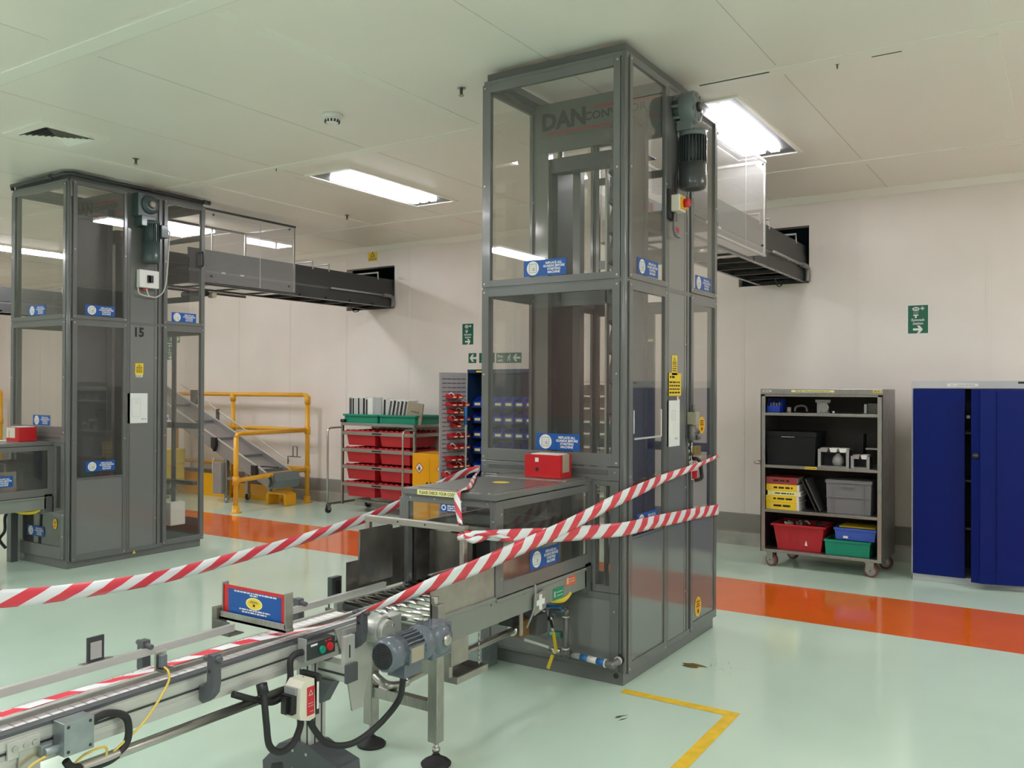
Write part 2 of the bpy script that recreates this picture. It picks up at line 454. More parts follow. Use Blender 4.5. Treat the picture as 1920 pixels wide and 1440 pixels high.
MB().lathe([(.075, 0), (.075, -.02), (.062, -.028), (.055, -.03)], (0, 0, 0), WHITE, 28).build('base', T)
hd = MB().lathe([(.056, -.03), (.052, -.05), (.04, -.062), (.001, -.066)], (0, 0, 0), WHITE, 28)
for i in range(14):
    a = 2 * PI * i / 14
    hd.at(Matrix.Rotation(a, 4, 'Z')).box(.042, .0545, -.006, .006, -.058, -.040, DARK)
hd.build('sensor_head', T)
for (x, y), nm in zip([(-3.236, 4.391), (-6.51, 4.308), (-6.669, 6.958), (-1.152, 5.233), (-5.764, 5.144)],
                      ['left of the near lift top', 'in front of the left lift', 'above the left overhead conveyor', 'right of the near lift', 'on the ceiling joint between the lifts']):
    small = 'joint' in nm or 'right of' in nm
    m_ = MB().cyl((0, 0, 0), (0, 0, -.004), .028 if not small else .012, STEEL, 16)
    m_.cyl((0, 0, -.004), (0, 0, -.045 if not small else -.028), .010 if not small else .005, INKG if not small else STEELD, 10)
    if not small: m_.cyl((0, 0, -.045), (0, 0, -.052), .017, BEIGE, 12)
    o = m_.build('sprinkler_head'); o.location = (x * K, y * K, ZC)
    tag(o, 'small dark sprinkler head %s' % nm, 'sprinkler', 'ceiling sprinklers')

# ---------------------------------------------------------------- labels
def safety_label(M, parent, lab='blue REPLACE ALL GUARDS BEFORE STARTING MACHINE label', w=.285, h=.094):
    b = MB().at(M); s = w / .285
    b.plate(-w / 2, w / 2, -h / 2, h / 2, BLUES)
    cx = -w / 2 + .062 * s
    b.disc(cx, 0, .041 * s, .041 * s, .0013, WHITE)
    g = .024 * s
    for q in (-g, g): b.rect(cx + q - .0012, cx + q + .0012, -g * 1.05, g * 1.05, .0016, INKG)
    for q in (-g * 1.05, g * 1.05): b.rect(cx - g, cx + g, q - .001, q + .001, .0016, INKG)
    for q in (-.6, -.2, .2, .6): b.rect(cx + q * g - .0007, cx + q * g + .0007, -g, g, .0015, PAPERG)
    for q in (-.5, 0, .5): b.rect(cx - g, cx + g, q * g - .0007, q * g + .0007, .0015, PAPERG)
    b.disc(cx + g * .25, -g * .3, .008 * s, .011 * s, .0017, PAPERG, 14)
    tx = w / 2 - .082 * s
    for i, t in enumerate(('REPLACE ALL', 'GUARDS BEFORE', 'STARTING', 'MACHINE')):
        b.text(t, tx, (.0195 - i * .0178) * s, .0185 * s, WHITE, .0016, .035)
    return b.build('safety_label', parent, lab)
def caution_oval(M, parent, rx=.032, ry=.045):
    b = MB().at(M)
    b.disc(0, 0, rx, ry, .0006, YELS); b.disc(0, 0, rx * .86, ry * .86, .0009, YELC)
    for i, q in enumerate((.45, .2, -.02)): b.scribble(-rx * .5, rx * .55, q * ry, ry * .12, INK, .0013, i)
    b.disc(0, -ry * .45, rx * .22, ry * .22, .0013, INK, 12)
    return b.build('caution_sticker', parent, 'yellow oval caution sticker')
def hazard_label(M, parent, w, h):
    b = MB().at(M); b.plate(-w / 2, w / 2, -h / 2, h / 2, YELS)
    t = h * .12
    b.poly([(-w * .38, t), (w * .38, t), (0, h * .42)], .0013, INK); b.poly([(-w * .27, t + h * .04), (w * .27, t + h * .04), (0, h * .36)], .0015, YELS)
    b.rect(-w * .04, w * .04, t + h * .06, h * .27, .0017, INK)
    for i in range(4): b.scribble(-w * .38, w * .38, h * (.03 - .11 * i), h * .055, INK, .0013, i + 3)
    return b.build('hazard_label', parent, 'yellow hazard triangle label')

# ---------------------------------------------------------------- the vertical lift (both stand on the same plan)
TW, TD = .95, 1.44
def guard(parent, pl, o, i, d0, d1, pane=True, mt=GREY, name='guard_panel', gl=PANE, opaque_below=None, screws=True):
    b = MB().ring(pl, o, i, d0, d1, mt)
    out = d1 if pl == 'X' else d0
    if opaque_below:
        b.ring(pl, (i[0], i[1], opaque_below - .012, opaque_below + .012), (i[0] + .001, i[1] - .001, opaque_below - .0115, opaque_below + .0115), d0, d1, mt)
        def B(*q):
            if pl == 'X': b.box(d0 + .006, d1 - .008, *q, GREYG)
            else: b.box(q[0], q[1], d0 + .008, d1 - .006, q[2], q[3], GREYG)
        B(i[0], i[1], i[2], opaque_below)
    if screws:
        for aa in (o[0] + .017, o[1] - .017):
            for bb in (o[2] + .02, (o[2] + o[3]) / 2, o[3] - .02):
                if pl == 'X': b.cyl((out - .001, aa, bb), (out + .002, aa, bb), .006, STEEL, 8)
                else: b.cyl((aa, out + .001, bb), (aa, out - .002, bb), .006, STEEL, 8)
    p = b.build(name, parent, bevel=.002)
    if pane:
        z0 = opaque_below or i[2]
        mid = (d0 + d1) / 2
        g = MB()
        if pl == 'X': g.box(mid - .002, mid + .002, i[0] - .005, i[1] + .005, z0 - .005, i[3] + .005, gl)
        else: g.box(i[0] - .005, i[1] + .005, mid - .002, mid + .002, z0 - .005, i[3] + .005, gl)
        g.build('clear_pane', p)
    return p

def lift(loc, main, label):
    T = thing('vertical_lift', label, 'lift conveyor', loc, group='vertical product lifts')
    W = -TW
    # plinth and skeleton
    b = MB().box(W + .012, -.012, .012, TD - .03, 0, .075, GREY)
    b.box(W + .03, -.03, .02, TD - .04, .075, .085, GREYD)
    if main:
        for xx, zz, rr in ((-.055, .048, .016), (-.435, .095, .024)): b.cyl((xx, .0115, zz), (xx, .013, zz), rr, DARK, 18)
    b.build('plinth', T, bevel=.003)
    b = MB()
    for xx in (W + .0, -.034):
        for yy in (.0, .575, .905, TD - .034):
            b.box(xx + .002, xx + .032, yy + .002, yy + .032, .07, 3.45, GREY)
    for zz in (2.205, 3.44):
        b.box(W + .006, -.006, .003, .03, zz, zz + .03, GREY); b.box(W + .006, -.006, TD - .03, TD - .003, zz, zz + .03, GREY)
        b.box(W + .003, W + .03, .006, TD - .006, zz, zz + .03, GREY); b.box(-.03, -.003, .006, TD - .006, zz, zz + .03, GREY)
    b.build('post_frame', T, bevel=.003)
    MB().ring('Z', (W + .02, -.012, .02, TD - .02), (W + .07, -.062, .07, TD - .07), 3.47, 3.515, GREYD).build('top_cap', T)
    # rounded corner bead at the near corner
    MB().cyl((-.014, .012, .075), (-.014, .012, 3.47), .013, GREY, 12).build('corner_bead', T)
    # front
    guard(T, 'Y', (W, -.034, 2.226, 3.445), (W + .058, -.075, 2.266, 3.395), -.004, .022)
    guard(T, 'Y', (W, -.034, 1.192, 2.214), (W + .048, -.078, 1.262, 2.168), -.004, .022)
    b = MB().box(W, -.034, -.003, .02, 1.115, 1.188, GREY)
    b.box(W + .05, -.10, -.005, -.002, 1.146, 1.172, GREYD)
    for xx in (W + .03, -.06): b.cyl((xx, -.006, 1.16), (xx, -.002, 1.16), .006, STEEL, 8)
    b.build('apron_strip', T, bevel=.002)
    guard(T, 'Y', (-.196, -.034, .50, 1.112), (-.180, -.088, .538, 1.085), -.006, .018, screws=False)
    guard(T, 'Y', (W, W + .19, .50, 1.112), (W + .03, W + .17, .538, 1.085), -.006, .018, screws=False)
    if main:
        b = MB().box(W, -.034, .0, .02, .08, .498, GREYG)
        b.ring('Y', (W, -.034, .08, .498), (W + .07, -.085, .10, .46), -.006, .002, GREY)
        for xx in (-.06, W + .04): b.cyl((xx, -.009, .40), (xx, -.005, .40), .006, STEEL, 8)
        b.build('base_panel', T, bevel=.002)
        # air supply pipework along the foot of the front panel
        a = MB()
        a.tube([(-.60, -.06, .175), (-.50, -.06, .165), (-.42, -.06, .155)], .009, CABLEW, 8, 6)
        a.cyl((-.435, -.06, .152), (-.36, -.06, .147), .014, STEEL, 12); a.cyl((-.36, -.06, .147), (-.31, -.06, .145), .018, PIPEG, 14)
        a.build('air_hose', T, 'short cream hose with steel fitting')
        a = MB().cyl((-.31, -.06, .145), (-.30, -.06, .145), .022, PIPEG, 14)
        a.cyl((-.335, -.06, .145), (-.025, -.06, .128), .0165, PIPEG, 16)
        a.cyl((-.331, -.06, .12), (-.331, -.06, .385), .0165, PIPEG, 16)
        for z_ in (.165, .345): a.cyl((-.331, -.06, z_), (-.331, -.06, z_ + .008), .021, WHITE, 16)
        a.cyl((-.331, -.06, .352), (-.331, -.06, .395), .022, PIPEG, 16)
        for p0, p1, mm in ((-.285, -.235, CASTW), (-.235, -.195, PIPEB), (-.19, -.135, WHITE), (-.135, -.09, PIPEB)):
            f = lambda t: .145 + (t + .335) / .31 * -.017
            a.cyl((p0, -.06, f(p0)), (p1, -.06, f(p1)), .0178, mm, 16)
        a.build('air_pipe', T, 'grey air pipe with blue and white bands', bevel=0)
        a = MB().tube([(-.085, -.06, .131), (-.05, -.06, .128), (-.03, -.045, .136), (-.028, .0, .146)], .019, PIPEG, 14, 5)
        a.cyl((-.088, -.06, .131), (-.080, -.06, .131), .023, WHITE, 16)
        a.cyl((-.0285, -.022, .142), (-.0285, -.014, .143), .023, WHITE, 16)
        a.cyl((-.0285, -.004, .146), (-.0285, .001, .146), .03, DARK, 16)
        a.build('pipe_elbow', T)
        a = MB().tube([(-.44, -.09, .36), (-.41, -.09, .34), (-.40, -.09, .30)], .010, STEEL, 10, 5)
        a.cyl((-.455, -.09, .365), (-.42, -.09, .36), .016, STEEL, 12); a.cyl((-.41, -.11, .335), (-.41, -.07, .335), .012, CHROME, 10)
        a.bar((-.405, -.10, .33), (-.385, -.10, .26), .006, .016, CHROME)
        h = a.build('ball_valve', T); MB().bar((-.388, -.10, .265), (-.368, -.10, .155), .010, .018, YELM).build('valve_handle', h)
        a = MB().cyl((-.395, -.075, .145), (-.395, -.055, .145), .013, CHROME, 10)
        h = a.build('drain_valve', T); MB().bar((-.405, -.075, .125), (-.435, -.075, .045), .010, .018, YELM).build('valve_handle', h)
        MB().tube([(-.42, -.08, .375), (-.37, -.08, .378), (-.34, -.08, .385), (-.33, -.065, .395)], .010, PIPEG, 10, 5).tube(
            [(-.52, -.07, .372), (-.46, -.1, .395), (-.38, -.1, .405), (-.345, -.085, .395), (-.375, -.075, .372), (-.46, -.07, .362)], .008, PIPEB, 8, 6).build('blue_hose', T, 'blue air hose loop')
        a = MB().at(onF(-.43, -.008, .222)); a.plate(-.04, .04, -.017, .017, GREENL); a.disc(-.026, 0, .009, .009, .0013, PAPERG, 14)
        for i in range(2): a.scribble(-.012, .034, .003 - i * .012, .005, PAPERG, .0013, i)
        a.build('green_label', T, 'green rectangular label')
    else:
        guard(T, 'Y', (W, -.034, .08, .498), (W + .07, -.085, .19, .46), -.006, .016)
        safety_label(onF(-.50, .0, .30), T)
        caution_oval(onF(-.18, .0, .39), T)
    # right-hand face
    guard(T, 'X', (.046, .572, 2.228, 3.462), (.082, .540, 2.262, 3.425), -.020, .004)
    guard(T, 'X', (.046, .572, .060, 2.214), (.090, .538, .115, 2.168), -.020, .004, opaque_below=.80)
    b = MB().box(-.020, -.004, .585, .895, .095, 3.45, GREYG)
    b.box(-.022, -.016, .575, .965, .06, 3.45, GREYD)
    b.box(-.020, -.002, .60, .612, .10, 3.44, GREY).box(-.020, -.002, .86, .875, .10, 3.44, GREY)
    b.box(-.02, .0, .578, .96, .06, .10, GREY)
    for zz in (.35, 1.0, 1.9, 2.6): b.cyl((-.003, .885, zz), (.0, .885, zz), .006, STEEL, 8)
    b.build('column_panel', T, bevel=.002)
    guard(T, 'X', (.965, TD - .002, 2.236, 3.462), (1.005, TD - .045, 2.268, 3.42), -.024, .002)
    guard(T, 'X', (.965, TD - .002, .072, 2.222), (1.005, TD - .045, .125, 2.17), -.024, .002, opaque_below=.80 if main else None)
    # left-hand face and back
    guard(T, 'X', (.046, .572, 2.228, 3.445), (.082, .540, 2.262, 3.41), W - .002, W + .02)
    guard(T, 'X', (.046, .572, .060, 2.214), (.090, .538, 1.20, 2.168), W - .002, W + .02)
    MB().box(W + .004, W + .018, .60, .90, .08, 2.2, GREYD).build('side_panel', T)
    guard(T, 'X', (.905, TD - .002, 2.228, 3.445), (.95, TD - .045, 2.262, 3.41), W - .002, W + .02)
    guard(T, 'X', (.905, TD - .002, .060, 2.214), (.95, TD - .045, .20, 2.168), W - .002, W + .02)
    b = MB().ring('Y', (W, 0, .07, 3.45), (W + .06, -.06, .20, 3.40), TD - .026, TD - .002, GREY)
    b.box(W + .06, -.06, TD - .026, TD - .002, 2.15, 2.235, GREY).box(W + .06, -.06, TD - .026, TD - .002, 2.50, 2.56, GREY)
    b.box(W + .06, -.06, TD - .026, TD - .002, 3.12, 3.17, GREY).box(W + .06, -.06, TD - .026, TD - .002, 1.19, 1.25, GREY)
    b.box(-.50, -.45, TD - .026, TD - .002, .2, 2.15, GREY)
    b.box(W + .06, -.06, TD - .026, TD - .002, .07, .28, GREYD)
    p = b.build('rear_frame', T, bevel=.002)
    MB().box(W + .055, -.055, TD - .016, TD - .012, .2, 2.15, PANE).build('clear_pane', p)
    # inside: mast, header board with the maker's lettering, slat chain
    b = MB()
    yb = .56
    b.box(W + .012, W + .13, yb, yb + .06, .09, 3.46, GREYG); b.box(W + .13, W + .17, yb + .05, yb + .40, .09, 3.1, DARK)
    b.box(W + .245, W + .30, yb + .12, yb + .18, .09, 3.1, GREY)
    b.box(-.42, -.36, yb + .12, yb + .20, .09, 3.1, GREYD); b.box(-.46, -.445, yb + .10, yb + .14, .09, 3.1, ALU)
    b.box(W + .03, -.24, yb + .02, yb + .10, 3.02, 3.115, CHAIN); b.box(W + .13, -.24, yb + .06, yb + .40, 3.115, 3.125, CHAIN)
    if main: b.box(W + .14, -.30, yb + .10, yb + .16, 2.16, 2.25, GREYD)
    b.build('lift_mast', T, bevel=.002)
    b = MB().box(W + .012, -.036, yb - .004, yb + .02, 3.15, 3.47, GREY)
    b.at(onF(0, yb - .0045, 0))
    b.text('DAN', W + .245, 3.30, .150, INK, .001, .045, 1.0)
    b.text('CONVEYOR', W + .61, 3.318, .072, INK, .001, .03, 1.1)
    b.poly([(W + .125, 3.262), (-.05, 3.262), (-.05, 3.278), (W + .125, 3.278)], .001, LOGOR)
    b.poly([(W + .43, 3.385), (-.05, 3.372), (-.05, 3.388), (W + .50, 3.405)], .001, LOGOR)
    b.build('header_board', T, 'grey header board with dark lettering between red lines', bevel=0)
    ca, cb_ = (-.165, -.120) if main else (-.255, -.205)
    b = MB().box(ca, cb_, .16, .50, .60, 3.20, CHAIN)
    b.box(ca - .01, cb_ + .01, .50, .545, .45, 3.3, GREYD)
    zz = .62
    while zz < 3.15:
        b.prism([(.16, zz), (.115, zz + .012), (.13, zz + .03), (.135, zz + .10), (.16, zz + .15)], 'x', ca, cb_, CHAIN)
        zz += .17
    b.build('slat_chain', T)
    if main:
        b = MB()
        for i in range(14): b.cyl((-.52, yb + .13, .95 + i * .022), (-.512, yb + .13, .95 + i * .022), .008, WHITE, 6)
        b.build('guide_chain', T)
        MB().box(-.40, -.26, yb + .40, yb + .404, 1.93, 1.945, YELP).build('yellow_strip', T, 'narrow pale yellow lettered strip')
    else:
        b = MB().box(-.13, -.05, 1.09, 1.26, .24, .47, WHITE); b.build('terminal_box', T, 'light grey terminal box seen behind the clear lower door', bevel=.006)
        MB().tube([(-.10, 1.09, .40), (-.10, 1.04, .36), (-.10, 1.03, .25), (-.10, 1.06, .09)], .006, CABLEW, 8, 6).build('terminal_cable', T)
        MB().box(-.52, -.05, .95, 1.40, .085, .11, GREYD).build('inner_floor', T)
        MB().box(W + .03, -.04, TD - .10, TD - .05, .62, .66, GREYD).build('inner_rail', T)
        b = MB().tube([(.004, 1.385, 2.99), (.035, 1.385, 2.99), (.042, 1.385, 2.97), (.042, 1.385, 2.87), (.035, 1.385, 2.85), (.004, 1.385, 2.85)], .011, BLACK, 10)
        b.at(Matrix.Translation((0, .055, 0))).build('door_handle', T)
        # dark conduit running round the top
        b = MB().tube([(W + .02, -.005, 3.47), (W + .03, -.02, 3.505), (W + .5, -.022, 3.505), (-.02, -.02, 3.51), (.018, .02, 3.51), (.018, .7, 3.51), (.018, TD, 3.508)], .017, MOTORD, 10)
        b.cyl((-.30, -.022, 3.506), (-.22, -.022, 3.507), .022, MOTORD, 12).cyl((.018, TD - .04, 3.508), (.018, TD + .04, 3.508), .022, MOTORD, 12)
        b.build('top_conduit', T)
    # stickers on the right face
    safety_label(onX(-.0055, .308, 2.314), T)
    safety_label(onX(-.0085, 1.20, 2.314), T)
    safety_label(onX(-.0055, .32 if not main else .31, .895 if not main else .868), T)
    safety_label(onF(-.515, .006, 2.318), T)
    if main:
        safety_label(onF(-.425, .006, 1.315), T)
        caution_oval(onX(-.0085, 1.18, 1.383), T, .055, .055)
        caution_oval(onX(-.004, 1.11, .205), T, .055, .065)
        hazard_label(onX(-.003, .70, 1.765), T, .085, .12)
        b = MB().at(onX(-.003, .70, 1.648)); b.plate(-.105, .105, -.07, .07, YELS)
        b.scribble(-.075, .0, .038, .014, INK, .0013, 1)
        for i in range(4): b.scribble(-.08, .085, .008 - i * .021, .010, INK, .0013, i + 2)
        b.build('warning_notice', T, 'yellow warning notice with black print')
        b = MB().at(onX(-.003, .685, 1.41)); b.plate(-.10, .10, -.14, .14, PAPER)
        b.rect(-.03, .03, .02, .08, .0013, PAPERG).rect(-.028, .028, .022, .078, .0014, PAPER)
        for i in range(5): b.rect(-.035 + .004 * i, .035, .03 + i * .01, .0315 + i * .01, .0015, PAPERG)
        b.rect(-.001, .001, -.06, 0, .0015, PAPERG).scribble(.02, .08, -.10, .012, PAPERG, .0015, 4)
        b.build('wiring_sheet', T, 'white A4 sheet with a faint drawing')
        b = MB().at(onX(-.002, .715, 2.60)); b.plate(-.05, .05, -.013, .013, REDD); b.scribble(-.04, .04, -.004, .008, BLUEN, .0013, 4); b.build('red_label', T, 'tiny red label')
        b = MB().at(onX(-.002, .76, 1.562)); b.plate(-.02, .02, -.012, .012, WHITE); b.rect(0, .018, -.006, .01, .0013, REDD); b.build('tiny_label', T)
    else:
        safety_label(onF(-.425, .006, 1.312), T)
        b = MB().at(onX(-.003, .705, 2.10)); b.text('15', 0, 0, .118, INK, .0008, .04); b.build('lift_number', T, 'black number 15')
        hazard_label(onX(-.003, .705, 1.79), T, .085, .11)
        b = MB().at(onX(-.003, .705, 1.724)); b.plate(-.035, .035, -.012, .012, WHITE); b.scribble(-.03, .03, -.004, .007, INK, .0013, 4); b.build('tiny_label', T)
        b = MB().at(onX(-.003, .69, 1.417)); b.plate(-.105, .105, -.142, .142, PAPER)
        b.rect(-.06, .03, -.08, .09, .0013, PAPERG).rect(-.058, .028, -.078, .088, .0014, PAPER)
        for i in range(5): b.rect(-.03, .01, .04 + i * .008, .0412 + i * .008, .0015, PAPERG)
        b.scribble(.04, .09, -.11, .012, PAPERG, .0015, 4)
        b.build('wiring_sheet', T, 'white A4 sheet with a faint drawing')
        b = MB().at(onX(-.001, .66, .055)); b.poly([(-.018, -.014), (.018, -.014), (0, .018)], .0013, YELS); b.build('tiny_triangle', T)
    # drive on the centre panel
    gx = MOTORG if main else MOTORT
    cy, cz = .72, 3.33
    b = MB()
    if main:
        b.lathe([(.062, 0), (.075, .03), (.094, .04), (.100, .05), (.100, .115), (.092, .13), (.045, .135)], (0, cy, cz), gx, 32, (1, 0, 0))
        for i in range(8):
            a = 2 * PI * i / 8
            b.cyl((0, cy + .088 * math.cos(a), cz + .088 * math.sin(a)), (.05, cy + .088 * math.cos(a), cz + .088 * math.sin(a)), .010, gx, 8)
            b.cyl((.125, cy + .068 * math.cos(a + .3), cz + .068 * math.sin(a + .3)), (.138, cy + .068 * math.cos(a + .3), cz + .068 * math.sin(a + .3)), .014, gx, 8)
        b.box(.02, .11, cy - .05, cy + .09, cz - .14, cz - .08, gx)
        b.cyl((.13, cy, cz), (.15, cy, cz), .03, BLACK, 20).cyl((.15, cy, cz), (.153, cy, cz), .016, STEELD, 14)
    else:
        b.box(.0, .10, cy - .105, cy + .10, cz - .10, cz + .12, gx)
        b.lathe([(.09, .06), (.09, .115), (.06, .13), (.04, .13)], (0, cy + .02, cz + .02), gx, 28, (1, 0, 0))
        b.lathe([(.04, .13), (.036, .15), (.018, .152)], (0, cy + .02, cz + .02), STEELD, 18, (1, 0, 0))
        b.box(.01, .12, cy - .08, cy + .07, cz - .19, cz - .09, gx)
    G = b.build('gear_motor', T, bevel=.004)
    mx, my = .085, cy + .045
    r0 = .083 if main else .078
    top, bot = cz - .135, 2.845 if main else 2.80
    b = MB().cyl((mx, my, top + .005), (mx, my, top - .03), r0 * .98, gx if not main else MOTORG, 28)
    b.cyl((mx, my, top - .03), (mx, my, top - .20), r0 * .88, MOTORD if main else gx, 24)
    for i in range(26):
        a = 2 * PI * i / 26
        ca, sa = math.cos(a), math.sin(a)
        b.bar((mx + ca * r0 * .93, my + sa * r0 * .93, top - .03), (mx + ca * r0 * .93, my + sa * r0 * .93, top - .20), .006, r0 * .16, MOTORD if main else gx, up=(ca, sa, 0))
    b.build('motor_body', G)
    b = MB().lathe([(r0 * .2, 0), (r0 * .86, 0), (r0 * .96, .008), (r0, .024), (r0, top - .19 - bot)], (mx, my, bot), MOTORF if main else gx, 28)
    b.cyl((mx, my, bot - .001), (mx, my, bot + .001), r0 * .6, DARK, 20)
    b.build('fan_cover', G)
    b = MB()
    if main:
        b.tube([(mx + .03, my + .075, top - .07), (mx + .03, my + .12, top - .06), (mx + .03, my + .15, top - .12), (mx + .02, my + .13, top - .25), (mx, my + .09, top - .30)], .006, CABLEW, 8, 6)
        b.tube([(.03, my - .09, bot + .14), (.02, my - .11, bot + .04), (.02, my - .10, bot - .06), (.03, my - .08, bot - .08)], .008, RUBBER, 8, 6)
        b.build('motor_cable', G)
    else:
        b.box(mx - .02, mx + .09, my + .045, my + .125, top - .15, top - .03, gx); b.build('terminal_box', G, bevel=.006)
        MB().tube([(mx + .06, my + .125, top - .07), (mx + .06, my + .15, top - .08), (mx + .05, my + .16, top - .14), (mx, my + .16, 2.62), (.03, my + .12, 2.50), (.03, my + .02, 2.49), (.03, my - .01, 2.56)], .006, CABLEW, 8, 8).tube(
            [(.03, my - .10, 2.57), (.03, my - .09, 2.51), (.03, my - .03, 2.49), (.03, my + .05, 2.485)], .006, CABLEW, 8, 8).build('motor_cable', G)
    b = MB()
    if main:
        b.box(0, .02, .56, .68, 2.64, 2.82, RUBBER).box(.02, .075, .58, .68, 2.685, 2.785, CREAM)
        S = b.build('isolator_switch', T, 'cream isolator with yellow collar and red knob', bevel=.005)
        MB().box(.075, .088, .595, .665, 2.70, 2.77, YELC).build('collar', S)
        MB().cyl((.088, .63, 2.735), (.118, .63, 2.735), .026, REDBOX, 20).build('knob', S)
        MB().tube([(.03, .62, 2.685), (.03, .61, 2.60), (.03, .63, 2.55), (.03, .69, 2.545)], .009, PIPEG, 8, 6).build('switch_cable', S)
    else:
        b.box(0, .055, .665, .875, 2.565, 2.735, WHITE)
        S = b.build('isolator_switch', T, 'square white isolator with black rotary knob', bevel=.008)
        MB().box(.055, .066, .745, .805, 2.615, 2.685, BLACK).box(.066, .085, .765, .785, 2.62, 2.68, BLACK).build('knob', S)
        MB().box(.01, .03, .72, .76, 2.545, 2.565, REDD).build('cable_gland', S)
    if main:   # air isolator, chain, padlock and lever beside the right-hand door
        b = MB().box(0, .06, .90, .965, 1.395, 1.475, BEIGE).cyl((.03, .93, 1.475), (.03, .93, 1.52), .010, STEELD, 10)
        V = b.build('air_isolator', T, 'beige solenoid block above a grey valve body', bevel=.004)
        MB().cyl((.03, .91, 1.30), (.03, .91, 1.39), .022, PIPEG, 14).cyl((.03, .90, 1.345), (.03, .99, 1.35), .022, GREYD, 14).cyl((.03, .97, 1.31), (.03, 1.02, 1.31), .016, GREYD, 12).build('valve_body', V)
        c = MB()
        for i in range(11):
            t = i / 10; yy = .90 + .05 * t; zz = 1.27 - .14 * math.sin(PI * t)
            c.cyl((.012, yy, zz - .011), (.012, yy, zz + .011), .004, CHROME, 6)
        c.build('lock_chain', V)
        c = MB().tube([(.02, .96, 1.255), (.02, .93, 1.265), (.02, .93, 1.225), (.02, .965, 1.22)], .0045, CHROME, 8, 5).box(.008, .036, .96, 1.05, 1.20, 1.255, BRASS)
        c.build('padlock', V, 'brass padlock', bevel=.004)
        b = MB().at(onX(.004, 1.02, 1.115)); b.plate(-.055, .055, -.075, .065, WHITE); b.rect(-.05, .05, -.07, -.02, .0013, REDBOX)
        b.tube([(-.03, .03, .002), (.0, .05, .002), (.02, .03, .002), (-.01, -.01, .002)], .003, REDD, 6, 4)
        L = b.build('lockout_tag', T, 'white and red lockout tag')
        MB().tube([(.0, .985, 1.175), (.035, .985, 1.175), (.05, 1.0, 1.15), (.05, 1.02, 1.09), (.05, 1.02, 1.05), (.012, 1.0, 1.035)], .012, BLACK, 8, 4).build('door_handle', T)
        # clear document pocket low on the near door
        MB().box(-.0055, -.003, .13, .50, 1.335, 1.345, PAPERG).box(-.0055, -.003, .12, .128, 1.37, 1.50, PAPER).box(-.0055, -.003, .50, .508, 1.34, 1.50, PAPER).build('document_pocket', T)
    return T

MAINL = (-2.046, 4.287, 0); LEFTL = (-7.467, 4.287, 0)
lift(MAINL, True, 'tall grey framed lift with clear guards nearest the viewer')
lift(LEFTL, False, 'grey framed lift numbered 15 with clear guards at left')

